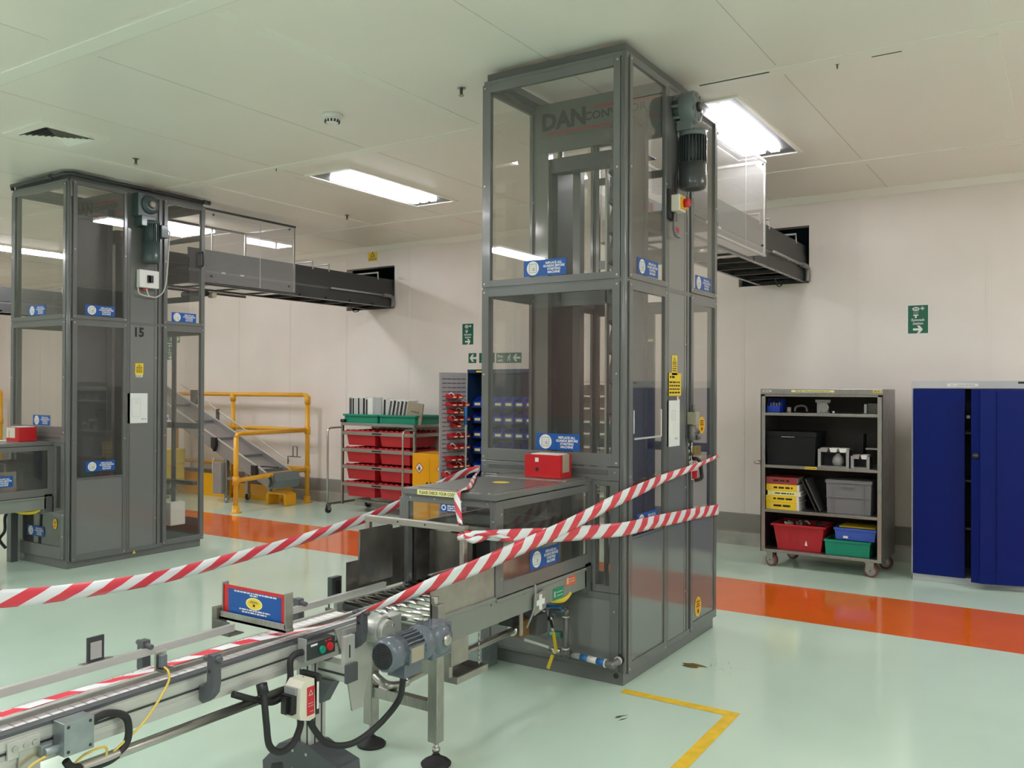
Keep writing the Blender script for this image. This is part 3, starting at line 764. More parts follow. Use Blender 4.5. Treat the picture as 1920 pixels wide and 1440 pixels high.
# ---------------------------------------------------------------- roller infeed with its guard hood
def infeed(loc, main, label):
    T = thing('roller_infeed', label, 'roller conveyor', loc, group='roller infeeds of the lifts')
    F, R = -.962, -.006          # hood front and rear
    xl, xr = -.755, -.194
    y0 = -1.44
    b = MB()
    b.box(xl, xr, F - .012, R, 1.098, 1.124, GREY)
    b.box(xl + .05, xr - .05, F + .06, -.30, 1.124, 1.1255, GREYD)
    b.box(xl + .02, xr - .02, -.27, -.02, 1.124, 1.129, STEELB)
    for xx in (xl + .3, xr - .06): b.cyl((xx, F + .03, 1.124), (xx, F + .03, 1.127), .006, STEEL, 8)
    H = b.build('hood_lid', T, bevel=.003)
    b = MB().at(onZ(-.475, -.50, 1.1262)); b.disc(0, 0, .045, .045, .0004, YELS); b.build('caution_sticker', H, 'yellow round sticker on the hood lid')
    if main:
        b = MB().at(onF(-.525, F - .0125, 1.111)); b.plate(-.127, .127, -.0125, .0125, YELP)
        b.text('PLEASE CHECK YOUR CODES', 0, -.0072, .0205, INK, .0014, True, .84); b.build('notice_strip', H, 'pale yellow strip reading PLEASE CHECK YOUR CODES')
    # hood posts, front window frame, side window frame
    b = MB().box(xl + .018, xl + .035, F, F + .035, .66, 1.098, GREY).box(xr - .035, xr - .0185, F, F + .03, .655, 1.098, GREY)
    b.box(xl + .035, xr - .035, F, F + .02, 1.06, 1.098, GREY)
    b.box(xl - .03, xl, F + .01, F + .05, .66, 1.075, GREY)
    for xx in (xl + .05, xl + .2, xr - .2, xr - .05): b.cyl((xx, F - .002, 1.08), (xx, F + .001, 1.08), .005, STEEL, 8)
    for zz in (1.0, .86): b.cyl((xr - .018, F - .002, zz), (xr - .018, F + .001, zz), .005, STEEL, 8)
    b.build('hood_post', T, bevel=.002)
    p = MB().ring('X', (F, R, .640, 1.092), (F + .062, R - .05, .712, 1.052), xr - .018, xr, GREY)
    for zz in (.73, 1.03):
        p.cyl((xr - .001, F + .045, zz), (xr + .002, F + .045, zz), .005, STEEL, 8)
    p = p.build('side_guard', T, bevel=.002)
    MB().box(xr - .011, xr - .007, F + .06, R - .048, .71, 1.054, PANE).build('clear_pane', p)
    p = MB().ring('X', (F, R, .640, 1.092), (F + .062, R - .05, .712, 1.052), xl, xl + .018, GREY).build('side_guard', T, bevel=.002)
    MB().box(xl + .007, xl + .011, F + .06, R - .048, .71, 1.054, PANE).build('clear_pane', p)
    MB().box(xl + .03, xr - .03, F + .006, F + .010, .95 if main else .70, 1.065, PANE).build('front_pane', T)
    safety_label(onX(xr - .0065, -.51, .768 if main else .768), T) if main else safety_label(onX(xr - .0065, -.50, .80), T)
    if main:
        b = MB().at(onF(-.471, F + .004, 1.045)); b.plate(-.048, .048, -.019, .019, BLUES); b.disc(-.03, 0, .014, .014, .0013, WHITE, 18); b.disc(-.03, 0, .008, .008, .0016, BLUES, 12)
        for i in range(3): b.scribble(-.008, .042, .006 - i * .010, .0055, WHITE, .0013, i)
        b.build('guard_label', T, 'small blue label inside the hood front')
    # inside the hood
    b = MB().box(xl + .06, xr - .06, F + .55, F + .57, .66, .95, GREYD).box(xl + .03, xl + .05, F + .05, R - .05, .66, .95, STEELD).box(xr - .07, xr - .055, F + .12, R - .3, .66, .88, STEELB)
    b.box(xl + .05, xr - .05, F + .10, F + .115, .93, .95, STEELB)
    b.build('inner_guide', T)
    # frame beams
    for nm, a, c in (('right', xr - .022, xr), ('left', xl, xl + .022)):
        b = MB().box(a, c, y0, -.075, .53, .648, BEAM)
        if nm == 'right':
            b.box(a - .012, c + .006, y0 + .02, F, .640, .655, BEAM); b.box(c - .004, c + .010, F + .0, -.09, .628, .642, BEAM)
            for yy in (-1.35, -1.0, -.72): b.cyl((c - .001, yy, .625), (c + .001, yy, .625), .005, DARK, 8)
        b.build('frame_beam', T, bevel=.003)
    for yy in (-1.36, -.75, -.15): MB().box(xl + .02, xr - .02, yy, yy + .04, .535, .58, BEAM).build('cross_member', T)
    MB().box(xr - .02, xr, -.09, -.02, .50, .66, GREYD).build('end_bracket', T)
    n = 20 if main else 14
    for i in range(n):
        yy = -1.385 + i * .0655 if main else -.93 + i * .0655
        r_ = MB().cyl((xl + .024, yy, .628), (xr - .024, yy, .628), .0225, CHROME, 18)
        r_.cyl((xr - .075, yy, .628), (xr - .072, yy, .628), .0228, STEELD, 18)
        r_.build('roller', T)
    if not main:
        MB().box(xl - .055, xl + .02, -.10, -.035, 0, .53, GREYD).build('support_leg', T, bevel=.003)
        for xx in (-.255, -.695):
            Lg = MB().box(xx - .033, xx + .033, F + .04, F + .106, .05, .535, STEELB).build('leg', T, bevel=.004)
            MB().lathe([(.064, 0), (.066, .008), (.055, .018), (.022, .036), (.016, .06)], (xx, F + .073, 0), RUBBER, 24).build('foot', Lg)
        MB().tube([(xl + .10, -.12, .52), (xl + .04, -.16, .44), (xl + .03, -.16, .30), (xl - .02, -.18, .22), (xl + .03, -.15, .14)], .014, RUBBER, 8, 6).build('hanging_cable', T)
        MB().tube([(xr - .08, -.30, .535), (xr - .05, -.24, .515), (xr - .03, -.17, .51), (xr - .02, -.12, .53)], .018, YELM, 10, 5).build('yellow_hose', T, 'bright yellow air hose')
        return T
    # side plates ahead of the hood
    b = MB().prism([(y0, .645), (F - .005, .645), (F - .005, .842), (y0 + .02, .838), (y0, .82)], 'x', xr - .010, xr - .006, STEELB)
    b.box(xr - .02, xr - .004, y0, F - .005, .838, .842, STEELB)
    b.build('side_plate', T)
    b = MB().prism([(-1.37, .66), (-.80, .66), (-.80, .935), (-1.055, .935), (-1.06, .958), (-1.285, .958), (-1.29, .82), (-1.37, .82)], 'x', xl + .008, xl + .012, STEELD)
    b.prism([(-1.29, .70), (-1.055, .70), (-1.055, .952), (-1.285, .952)], 'x', xl + .012, xl + .016, STEELB)
    b.cyl((xl + .0165, -1.22, .76), (xl + .0172, -1.22, .76), .035, GREYD, 18)
    b.build('side_plate', T, 'dark stained steel side plate on the far side')
    b = MB().prism([(-.475, -1.10), (-.470, -1.06), (-.208, -1.13), (-.210, -1.14), (-.47, -1.07)], 'z', .66, .955, STEELD)
    b.prism([(-.44, -1.085), (-.36, -1.09), (-.36, -1.04), (-.44, -1.035)], 'z', .957, .961, STEEL)
    b.build('deflector_plate', T)
    b = MB().box(xr - .032, xr - .008, -1.205, -1.175, .82, .992, STEEL)
    b.build('gate_post', T, bevel=.003)
    b = MB().box(xl - .03, xr - .004, -1.205, -1.175, .985, 1.013, STEEL).box(xl - .03, xl - .004, -1.2, -1.18, .92, .985, STEEL)
    for xx in (-.58, -.42): b.cyl((xx, -1.207, 1.0), (xx, -1.204, 1.0), .005, DARK, 8)
    b.build('gate_bar', T, 'stainless crossbar that the tape is tied to', bevel=.004)
    b = MB().box(xr + .0, xr + .035, -1.44, -1.39, .60, .72, STEELB).box(xr - .06, xr + .035, -1.455, -1.435, .60, .64, STEELB).cyl((xr + .01, -1.43, .72), (xr + .01, -1.43, .752), .016, STEEL, 16).cyl((xr - .05, -1.50, .615), (xr - .05, -1.44, .615), .014, STEEL, 14)
    b.build('end_clamp', T, bevel=.003)
    # legs
    for xx in (-.255, -.625):
        b = MB().box(xx - .026, xx + .026, -1.355, -1.305, .10, .535, STEELB)
        Lg = b.build('leg', T, bevel=.004)
        MB().cyl((xx, -1.327, .03), (xx, -1.327, .10), .011, STEEL, 12).cyl((xx, -1.327, .055), (xx, -1.327, .075), .017, STEEL, 6).build('levelling_screw', Lg)
        MB().lathe([(.064, 0), (.066, .008), (.055, .018), (.022, .036), (.016, .045)], (xx, -1.327, 0), RUBBER, 28).build('foot', Lg, 'round black rubber foot')
    MB().box(-.625, -.255, -1.345, -1.31, .225, .272, STEELB).build('leg_brace', T, bevel=.003)
    b = MB().box(-.42, -.245, -1.25, -1.225, .35, .53, STEELB).box(-.245, -.235, -1.25, -1.12, .40, .53, STEELB).box(-.42, -.41, -1.25, -1.12, .37, .53, STEELD)
    b.build('bracket_plate', T)
    b = MB().ring('Z', (-.40, -.245, -1.19, -.95), (-.388, -.257, -1.178, -.962), .305, .335, STEELB).box(-.395, -.25, -1.185, -.955, .305, .309, STEELD)
    b.build('drip_tray', T, 'small brown-stained drip tray')
    c = MB()
    for i in range(9): c.cyl((-.262, -1.0, .34 + i * .022), (-.262, -1.0, .357 + i * .022), .004, STEEL, 6)
    c.build('tray_chain', T)
    b = MB().tube([(-.62, -1.33, .33), (-.52, -1.34, .295), (-.49, -1.25, .285), (-.49, -1.15, .30), (-.49, -.36, .315)], .0185, STEEL, 14, 6)
    b.cyl((-.49, -.37, .315), (-.49, -.34, .315), .028, CHROME, 18)
    b.build('conduit_pipe', T)
    b = MB().box(-.53, -.45, -.34, -.25, .275, .36, BROWN).box(-.52, -.40, -.25, -.14, .27, .38, GREYD).box(-.60, -.45, -.42, -.36, .35, .40, BLACK).box(-.585, -.54, -.425, -.42, .355, .39, YELM)
    b.build('sensor_block', T, bevel=.004)
    # bracket plate with the paper cross
    b = MB().prism([(-.645, .50), (-.53, .52), (-.53, .605), (-.56, .612), (-.645, .60)], 'x', xr + .008, xr + .014, STEELB)
    b.prism([(-.68, .40), (-.655, .40), (-.655, .53), (-.68, .53)], 'x', xr - .05, xr - .044, STEELB)
    b.tube([(xr + .02, -.645, .655), (xr + .022, -.645, .60), (xr + .015, -.65, .53), (xr - .02, -.66, .44)], .005, CASTW, 8, 6)
    b.build('switch_bracket', T)
    b = MB().at(onX(xr + .0148, -.585, .557)); b.rect(-.014, .014, -.038, .038, .0004, PAPER); b.rect(-.04, .04, -.014, .014, .0006, PAPER); b.build('cross_label', T, 'white paper cross on the beam bracket')
    b = MB().at(onX(xr + .0008, -.385, .560)); b.plate(-.055, .055, -.03, .03, GREENL); b.rect(-.045, -.03, -.015, .015, .0013, PAPERG)
    for i in range(2): b.scribble(-.02, .045, .004 - i * .018, .006, PAPERG, .0013, i)
    b.build('green_label', T, 'green rectangular label')
    b = MB().at(onX(xr + .0008, -.255, .603)); b.plate(-.055, .055, -.025, .025, ORNG); b.rect(-.042, -.02, -.015, .018, .0013, PAPERG)
    for i in range(2): b.scribble(-.01, .045, .004 - i * .014, .006, PAPERG, .0013, i)
    b.build('orange_label', T, 'orange rectangular label')
    b = MB().tube([(xr - .06, -.42, .535), (xr - .03, -.36, .515), (xr - .015, -.30, .51), (xr - .01, -.25, .535)], .016, YELM, 10, 5); b.build('yellow_hose', T, 'bright yellow air hose')
    # gear motor on the near side of the frame
    cx, cz = xr + .05, .602
    b = MB().box(cx - .05, cx + .045, -1.555, -1.425, cz - .072, cz + .062, MOTOR)
    b.lathe([(.070, 0), (.066, .025), (.045, .042), (.032, .047)], (cx + .018, -1.487, cz), MOTOR, 26, (1, 0, 0))
    b.lathe([(.024, .042), (.024, .058), (.015, .060)], (cx + .018, -1.487, cz), STEEL, 18, (1, 0, 0))
    b.lathe([(.062, 0), (.072, .03), (.072, .05), (.066, .06)], (cx - .005, -1.61, cz), MOTOR, 26, (0, 1, 0))
    G = b.build('gear_motor', T, bevel=.006)
    b = MB().cyl((cx - .005, -1.725, cz), (cx - .005, -1.60, cz), .054, MOTORD, 26)
    for i in range(22):
        a = 2 * PI * i / 22; ca, sa = math.cos(a), math.sin(a)
        b.bar((cx - .005 + ca * .058, -1.72, cz + sa * .058), (cx - .005 + ca * .058, -1.605, cz + sa * .058), .005, .013, MOTOR, up=(ca, 0, sa))
    b.box(cx + .048, cx + .062, -1.715, -1.62, cz - .045, cz + .025, MOTOR).box(cx + .062, cx + .063, -1.705, -1.63, cz - .038, cz + .018, BEIGE)
    b.box(cx - .045, cx + .04, -1.72, -1.62, cz - .098, cz - .045, MOTOR)
    b.build('motor_body', G, bevel=.002)
    b = MB().lathe([(.042, 0), (.056, 0), (.066, .012), (.069, .03), (.069, .085)], (cx - .005, -1.795, cz), MOTOR, 10, (0, 1, 0))
    b.cyl((cx - .005, -1.796, cz), (cx - .005, -1.794, cz), .05, DARK, 22)
    for i in range(-4, 5):
        hw = math.sqrt(max(.05 ** 2 - (i * .011) ** 2, 1e-6))
        b.box(cx - .005 - hw, cx - .005 + hw, -1.798, -1.796, cz + i * .011 - .0012, cz + i * .011 + .0012, MOTORD)
        b.box(cx - .005 + i * .011 - .0012, cx - .005 + i * .011 + .0012, -1.798, -1.796, cz - hw, cz + hw, MOTORD)
    b.build('fan_cover', G)
    b = MB().box(xl + .1, xr, -1.5, -1.44, .50, .56, BEAM).build('motor_mount', T)
    return T
infeed(MAINL, True, 'grey roller conveyor with guard hood feeding the near lift')
infeed(LEFTL, False, 'grey hooded roller conveyor at the foot of the left lift')

def red_box(x0, y0, left, label):
    T = thing('red_box', label, 'box', (x0, y0, 1.1305), group='red boxes on the hoods')
    w, d, h = .225, .13, .125
    if left: w, d = .21, .16
    b = MB().box(0, w, 0, d, 0, h, REDBOX)
    b.cyl((.08, -.001, .045), (.08, .002, .045), .012, DARK, 18) if not left else None
    b.build('box_body', T, bevel=.003)
    b = MB().box(.03, w - .02, .02, d - .01, h, h + .004, WHITE); b.build('lid_sheet', T)
    if left: MB().box(-.002, 0, .005, d - .02, .03, h - .004, CREAM).box(.004, .15, -.002, 0, .03, h - .004, CREAM).box(.05, .055, -.003, -.002, .02, h * .7, REDD).build('box_label', T)
    else:
        MB().box(w, w + .002, .03, d - .03, .03, h + .002, BEIGE).build('box_label', T)
        MB().box(.068, .090, -.001, 0, .085, .108, WHITE).build('small_label', T)
    return T
red_box(-2.562, 4.085, False, 'red box with round hole on the near hood lid')
red_box(-8.045, 4.06, True, 'red box with cream label on the left lift hood')

# ---------------------------------------------------------------- overhead conveyors and clear tunnels
def overhead(xr0, label, tlabel, y_from=5.70, tunnel=True):
    # xr0 = right face of the lift it leaves
    a, b_ = xr0 - .70, xr0 - .215
    T = thing('overhead_conveyor', label, 'overhead conveyor', (xr0 - .46, y_from, 2.6), group='overhead conveyors into the wall')
    ye = YB + .7
    for nm, s in (('r', b_), ('l', a)):
        m_ = MB(); sg = 1 if nm == 'r' else -1
        m_.box(s - .012 * sg, s, y_from, ye, 2.70, 2.83, BEAMD).box(s - .02 * sg, s - .008 * sg, y_from, ye, 2.83, 2.86, GREYD)
        m_.box(s - .012 * sg, s, y_from, ye, 2.86, 2.965, BEAMD).box(s - .03 * sg, s - .018 * sg, y_from, ye, 2.965, 3.075, BEAMD)
        m_.box(s - .03 * sg, s + .004 * sg, y_from, ye, 2.698, 2.704, GREY)
        m_.build('side_beam', T, world=True)
    m_ = MB().box(a + .02, b_ - .02, y_from, ye, 2.86, 2.88, DARK); m_.build('belt', T, world=True)
    yy = y_from + .25
    while yy < YB:
        MB().box(a, b_, yy, yy + .03, 2.70, 2.73, BEAMD).build('cross_bar', T, world=True); yy += .42
    for yy in (7.45, 7.72, 8.62):
        MB().tube([(b_ - .02, yy, 3.05), (b_ - .02, yy, 3.14), (a + .02, yy, 3.14), (a + .02, yy, 3.05)], .011, ALU, 8).build('guide_hoop', T, world=True)
    for yy in (6.1, 6.35, 8.25, 8.55):
        MB().box(b_, b_ + .006, yy, yy + .05, 2.84, 2.855, WHITE).build('tape_mark', T, world=True)
    MB().cyl((b_ + .025, YB - 1.2, 2.845), (b_ + .025, YB - .25, 2.845), .012, CASTW, 10).tube([(b_ + .025, YB - .25, 2.845), (b_ + .03, YB - .1, 2.84), (b_ + .03, YB - .06, 2.80), (b_ + .03, YB - .06, 2.70)], .026, PIPEG, 12, 5).build('cable_pipe', T, world=True)
    MB().tube([(b_ - .1, 8.2, 2.66), (b_ - .09, 8.24, 2.60), (b_ - .07, 8.3, 2.61), (b_ - .06, 8.34, 2.66)], .006, RUBBER, 8, 6).build('loose_cable', T, world=True)
    MB().cyl((a + .05, 5.95, 2.62), (b_ - .05, 5.95, 2.62), .035, BEAMD, 14).cyl((b_ - .06, 6.0, 2.60), (b_ + .02, 6.0, 2.60), .03, BEIGE, 12).build('drive_drum', T, world=True)
    if not tunnel: return
    U = thing('tunnel_guard', tlabel, 'guard', (xr0 - .46, 5.78, 2.70), group='clear tunnel guards on the overhead conveyors')
    x1, x0 = xr0 - .045, xr0 - .90
    y1, y2, z0, z1 = 5.755, 6.99, 2.712, 3.452
    m_ = MB().box(x1 - .004, x1, y1, y2, z0, z1, PANET); m_.build('clear_pane', U, world=True)
    m_ = MB().box(x0, x0 + .004, y1, y2, z0, z1, PANET); m_.build('clear_pane', U, world=True)
    m_ = MB().box(x0, x1, y1, y2, z0 - .004, z0, PANET); m_.build('clear_pane', U, world=True)
    m_ = MB().box(x0 + .004, x1 - .004, y2 - .004, y2, z0 + .37, z1, PANET); m_.build('clear_pane', U, world=True)
    m_ = MB()
    left = xr0 < -5
    fm = MOTORD if left else ALU
    for xx in (x0, x1 - .014):
        m_.box(xx, xx + .016, y1, y2 + .01, z1, z1 + .022, fm); m_.box(xx - .002, xx + .018, y1, y2, z0 - .02, z0 - .004, fm)
        m_.box(xx, xx + .014, y2 - .016, y2 + .004, z0, z1, ALU)
    m_.box(x0, x1, y2 - .02, y2 + .004, z1, z1 + .02, ALU).box(x0, x0 + .012, 6.5, 6.515, z0, z1, ALU)
    m_.build('guard_frame', U, world=True)
    m_ = MB().box(x1, x1 + .0015, 6.478, 6.484, z0, z1, PAPERG)
    for yy, zz in ((5.84, z0 + .06), (6.90, z0 + .06), (5.86, z1 - .04), (6.9, z1 - .03)):
        m_.cyl((x1 - .001, yy, zz), (x1 + .008, yy, zz), .010, BLACK, 10)
    m_.build('guard_fixing', U, world=True)
    if left:
        pass
overhead(-2.046, 'grey overhead conveyor entering the right wall opening', 'clear tunnel guard under the bright ceiling light at right')
overhead(-7.467, 'grey overhead conveyor from the left lift into its wall opening', 'clear tunnel guard with dark top rail beside the left lift')
overhead(-12.888, 'dark overhead conveyor glimpsed past the left edge of the left lift', '', 5.0, False)

# ---------------------------------------------------------------- belt conveyor in the foreground
BC = thing('belt_conveyor', 'long white slat belt conveyor running from lower left to the rollers', 'belt conveyor', (-2.58, 1.7, 0))
def bp(mb, name, label=None, bevel=0., parent=None): return mb.build(name, parent or BC, label, bevel, world=True)
bx0, bx1 = -2.672, -2.508
Y0, Y1 = .55, 2.73
b = MB()
yy = Y0
while yy < Y1 - .03:
    b.box(bx0 + .003, bx1 - .003, yy, yy + .0312, .640, .655, TILE); yy += .0358
b.box(bx0 + .004, bx1 - .004, Y0, Y1, .630, .645, MOTORD)
for i in range(7):
    a = -PI / 2 + PI * i / 6
    pass
b.cyl((bx0 + .004, Y1 - .005, .615), (bx1 - .004, Y1 - .005, .615), .036, TILE, 20)
bp(b, 'belt')
for s, nm in ((bx1, 1), (bx0, -1)):
    b = MB().box(s, s + .028 * nm, Y0, Y1 - .02, .545, .648, ALU)
    b.box(s + .028 * nm, s + .031 * nm, Y0, Y1 - .02, .566, .584, ALU).box(s + .028 * nm, s + .0295 * nm, Y0, Y1 - .02, .598, .606, MOTORD)
    b.box(s + .028 * nm, s + .032 * nm, Y0, Y1 - .02, .612, .640, ALU)
    b.box(s - .004 * nm, s + (.031 if nm > 0 else .006) * nm, Y0, Y1 - .02, .646, .6565 if nm > 0 else .652, PLGREY)
    bp(b, 'side_profile', bevel=.0015)
# guide rails and their brackets
b = MB().box(-2.752, -2.736, Y0, 2.245, .672, .696, ALU).box(-2.754, -2.734, Y0, 2.245, .694, .699, ALU); bp(b, 'guide_rail')
b = MB().box(-2.752, -2.736, 2.45, 3.13, .672, .696, ALU).box(-2.754, -2.734, 2.45, 3.13, .694, .699, ALU); bp(b, 'guide_rail')
b = MB().box(-2.545, -2.531, Y0, 3.15, .664, .679, STEELB).box(-2.546, -2.530, Y0, 3.15, .679, .682, ALU); bp(b, 'guide_rail')
def arm(y, front):
    s = 1 if front else -1
    c = bx1 + .031 if front else bx0 - .031
    poly = [(0, .565), (.0, .615), (.022, .615), (.040, .635), (.042, .725), (.075, .725), (.078, .63), (.070, .595), (.045, .570), (.02, .555)]
    m_ = MB().prism([(c + s * u, z) for u, z in poly], 'y', y - .016, y + .016, PLGREY)
    m_.cyl((c + s * .055, y - .017, .67), (c + s * .055, y + .017, .67), .008, BLACK, 10)
    m_.cyl((c + s * .012, y, .705), (c + s * .095, y, .712), .010, PLGREY, 12)
    bp(m_, 'rail_bracket', bevel=.003)
for y in (1.90, 2.62): arm(y, True)
for y in (1.87, 2.60): arm(y, False)
# caution board across the belt
b = MB().box(-2.852, -2.470, 2.262, 2.302, .700, .712, STEELB).box(-2.852, -2.470, 2.262, 2.266, .700, .733, STEELB)
b.box(-2.845, -2.838, 2.27, 2.30, .712, .846, STEELB).box(-2.480, -2.472, 2.262, 2.30, .712, .848, STEELB)
b.box(-2.88, -2.85, 2.25, 2.30, .66, .745, STEELD).box(-2.87, -2.77, 2.245, 2.249, .645, .70, STEELD).box(-2.87, -2.77, 2.245, 2.32, .642, .646, STEELD)
S = bp(b, 'sign_holder', bevel=.0015)
b = MB().at(onF(-2.659, 2.277, .783)); b.plate(-.178, .178, -.055, .055, REDBOX, .002)
b.box(-.150, .150, -.055, .042, .002, .003, BLUES)
b.scribble(-.115, .125, .0335, .0055, WHITE, .0035, 3); b.scribble(-.025, .02, .0255, .005, WHITE, .0035, 5)
b.scribble(-.085, .09, -.032, .0055, WHITE, .0035, 8); b.scribble(-.07, .075, -.0415, .0055, WHITE, .0035, 9)
b.disc(0, -.002, .047, .0235, .0035, YELP); b.disc(0, -.002, .040, .019, .0038, YELS)
b.scribble(-.02, .02, .005, .003, INKG, .0041, 2); b.scribble(-.025, .025, .0, .003, INKG, .0041, 4); b.disc(0, -.008, .007, .005, .0041, INK, 10)
b.build('caution_board', S, 'red edged blue notice with a yellow oval', world=True)
# photo sensors and reflector
b = MB().box(-2.865, -2.835, 2.872, 2.935, .655, .752, MOTORD).box(-2.835, -2.829, 2.885, 2.92, .675, .74, BLACK).cyl((-2.85, 2.868, .50), (-2.85, 2.868, .66), .004, STEELD, 8)
b.box(-2.87, -2.70, 2.862, 2.872, .60, .615, STEELD).box(-2.72, -2.70, 2.86, 2.875, .57, .615, STEELD)
bp(b, 'photo_sensor', 'dark box sensor beside the rollers', .003)
b = MB().box(-2.760, -2.752, 1.655, 1.715, .70, .782, MOTORD).box(-2.752, -2.750, 1.665, 1.705, .708, .765, REFL).box(-2.764, -2.738, 1.63, 1.74, .696, .701, STEELB)
bp(b, 'reflector', 'small framed silver reflector', .002)
b = MB().box(-2.486, -2.468, 1.735, 1.757, .712, .752, MOTOR).box(-2.494, -2.488, 1.725, 1.768, .70, .765, STEEL).box(-2.492, -2.455, 1.73, 1.775, .700, .708, STEELD)
SN = bp(b, 'beam_sensor', 'small blue grey sensor on the near guide rail', .002)
MB().tube([(-2.475, 1.745, .715), (-2.45, 1.748, .70), (-2.446, 1.74, .66), (-2.446, 1.66, .57), (-2.45, 1.56, .51), (-2.448, 1.50, .475), (-2.45, 1.44, .462), (-2.452, 1.40, .485), (-2.45, 1.46, .53), (-2.447, 1.53, .535), (-2.446, 1.52, .49), (-2.448, 1.44, .452),
     (-2.45, 1.38, .47), (-2.45, 1.31, .50), (-2.448, 1.29, .535), (-2.445, 1.31, .56), (-2.442, 1.36, .575)], .0038, CABLEY, 8, 7).build('sensor_cable', SN, 'yellow sensor cable hanging in loops', world=True)
b = MB().box(-2.474, -2.415, 1.385, 1.475, .560, .655, GALV)
for q in ((1.397, .572), (1.463, .572), (1.397, .643), (1.463, .643)): b.cyl((-2.416, q[0], q[1]), (-2.413, q[0], q[1]), .005, DARK, 8)
b.cyl((-2.445, 1.345, .582), (-2.445, 1.388, .582), .012, GALV, 10).box(-2.478, -2.45, 1.34, 1.37, .565, .60, GALV)
JB = bp(b, 'junction_box', 'galvanised junction box on the conveyor side', .003)
MB().tube([(-2.45, 1.47, .625), (-2.45, 1.54, .632), (-2.45, 1.60, .60), (-2.45, 1.605, .53), (-2.45, 1.56, .49), (-2.45, 1.49, .49), (-2.45, 1.43, .51), (-2.452, 1.41, .535)], .0115, RUBBER, 10, 7).build('conduit_loop', JB, world=True)
b = MB().box(-2.476, -2.468, 1.255, 1.345, .585, .632, ALU).box(-2.476, -2.466, 1.285, 1.345, .30, .60, STEEL).box(-2.467, -2.4655, 1.315, 1.323, .44, .535, DARK)
for y in (1.275, 1.305, 1.33): b.cyl((-2.469, y, .612), (-2.462, y, .612), .009, STEEL, 10)
b.box(-2.70, -2.476, 1.29, 1.34, .50, .545, STEEL)
bp(b, 'leg', 'steel slotted leg plate at lower left', .002)
MB().cyl((-2.5, 1.315, .0), (-2.5, 1.315, .3), .02, STEEL, 12).build('leg_foot', BC, world=True)
b = MB().cyl((-2.455, Y0, .497), (-2.455, 2.42, .497), .0165, STEEL, 14); bp(b, 'return_tube')
# support column, cast base, cross profile
cy = 2.475
b = MB().box(-2.595, -2.515, cy - .04, cy + .04, .17, .545, ALU)
for dx in (-.02, .02): b.box(-2.555 + dx - .004, -2.555 + dx + .004, cy - .0408, cy - .0398, .17, .545, DARK)
for dy in (-.018, .018): b.box(-2.5155, -2.5145, cy + dy - .004, cy + dy + .004, .17, .545, DARK)
C1 = bp(b, 'support_column', bevel=.003)
b = MB().prism([(-2.60, .215), (-2.51, .215), (-2.43, .19), (-2.345, .17), (-2.335, .10), (-2.355, .04), (-2.385, .04), (-2.39, .11), (-2.45, .12), (-2.47, .07), (-2.64, .07), (-2.66, .12), (-2.72, .10), (-2.735, .03), (-2.77, .03), (-2.775, .10), (-2.68, .19)], 'y', cy - .055, cy + .055, PLGREY)
for dx in (-.045, .03):
    for zz in (.105, .18): b.cyl((-2.555 + dx, cy - .057, zz), (-2.555 + dx, cy - .054, zz), .007, STEEL, 8)
bp(b, 'base_casting', 'dark grey cast conveyor foot', .006)
for xx in (-2.37, -2.753): MB().cyl((xx, cy, 0), (xx, cy, .06), .016, BLACK, 12).cyl((xx, cy, 0), (xx, cy, .012), .03, BLACK, 16).build('foot', BC, world=True)
b = MB().box(-2.74, -2.372, cy + .0, cy + .055, .475, .54, ALU).box(-2.74, -2.372, cy - .003, cy, .50, .508, DARK).box(-2.372, -2.358, cy - .003, cy + .058, .472, .543, PLGREY)
b.box(-2.392, -2.372, cy + .0, cy + .055, .54, .65, ALU).box(-2.3722, -2.3715, cy + .022, cy + .03, .565, .615, DARK)
b.prism([(-2.50, .475), (-2.42, .475), (-2.48, .38), (-2.51, .38)], 'y', cy - .02, cy + .03, PLGREY)
bp(b, 'cross_profile', bevel=.002)
# start / stop box
b = MB().box(-2.478, -2.425, 2.33, 2.475, .588, .650, MOTORD).box(-2.470, -2.43, 2.322, 2.331, .582, .668, CASTW).box(-2.4245, -2.4235, 2.345, 2.38, .636, .644, WHITE)
SB = bp(b, 'start_stop_box', 'black push button box', .004)
MB().cyl((-2.425, 2.400, .615), (-2.413, 2.400, .615), .0145, GREENT, 18).build('start_button', SB, 'green button', world=True)
MB().cyl((-2.425, 2.438, .619), (-2.411, 2.438, .619), .0155, REDBOX, 18).build('stop_button', SB, 'red button', world=True)
b = MB().at(onX(-2.4245, 2.437, .6415)); b.scribble(-.017, .017, -.003, .006, REDD, .0008, 1); b.build('stop_legend', SB, world=True)
MB().tube([(-2.445, 2.325, .620), (-2.445, 2.285, .620), (-2.445, 2.262, .60), (-2.445, 2.262, .535), (-2.445, 2.235, .49), (-2.445, 2.18, .475), (-2.45, 2.10, .505), (-2.47, 2.02, .545)], .0125, RUBBER, 10, 7).build('conduit_loop', SB, world=True)
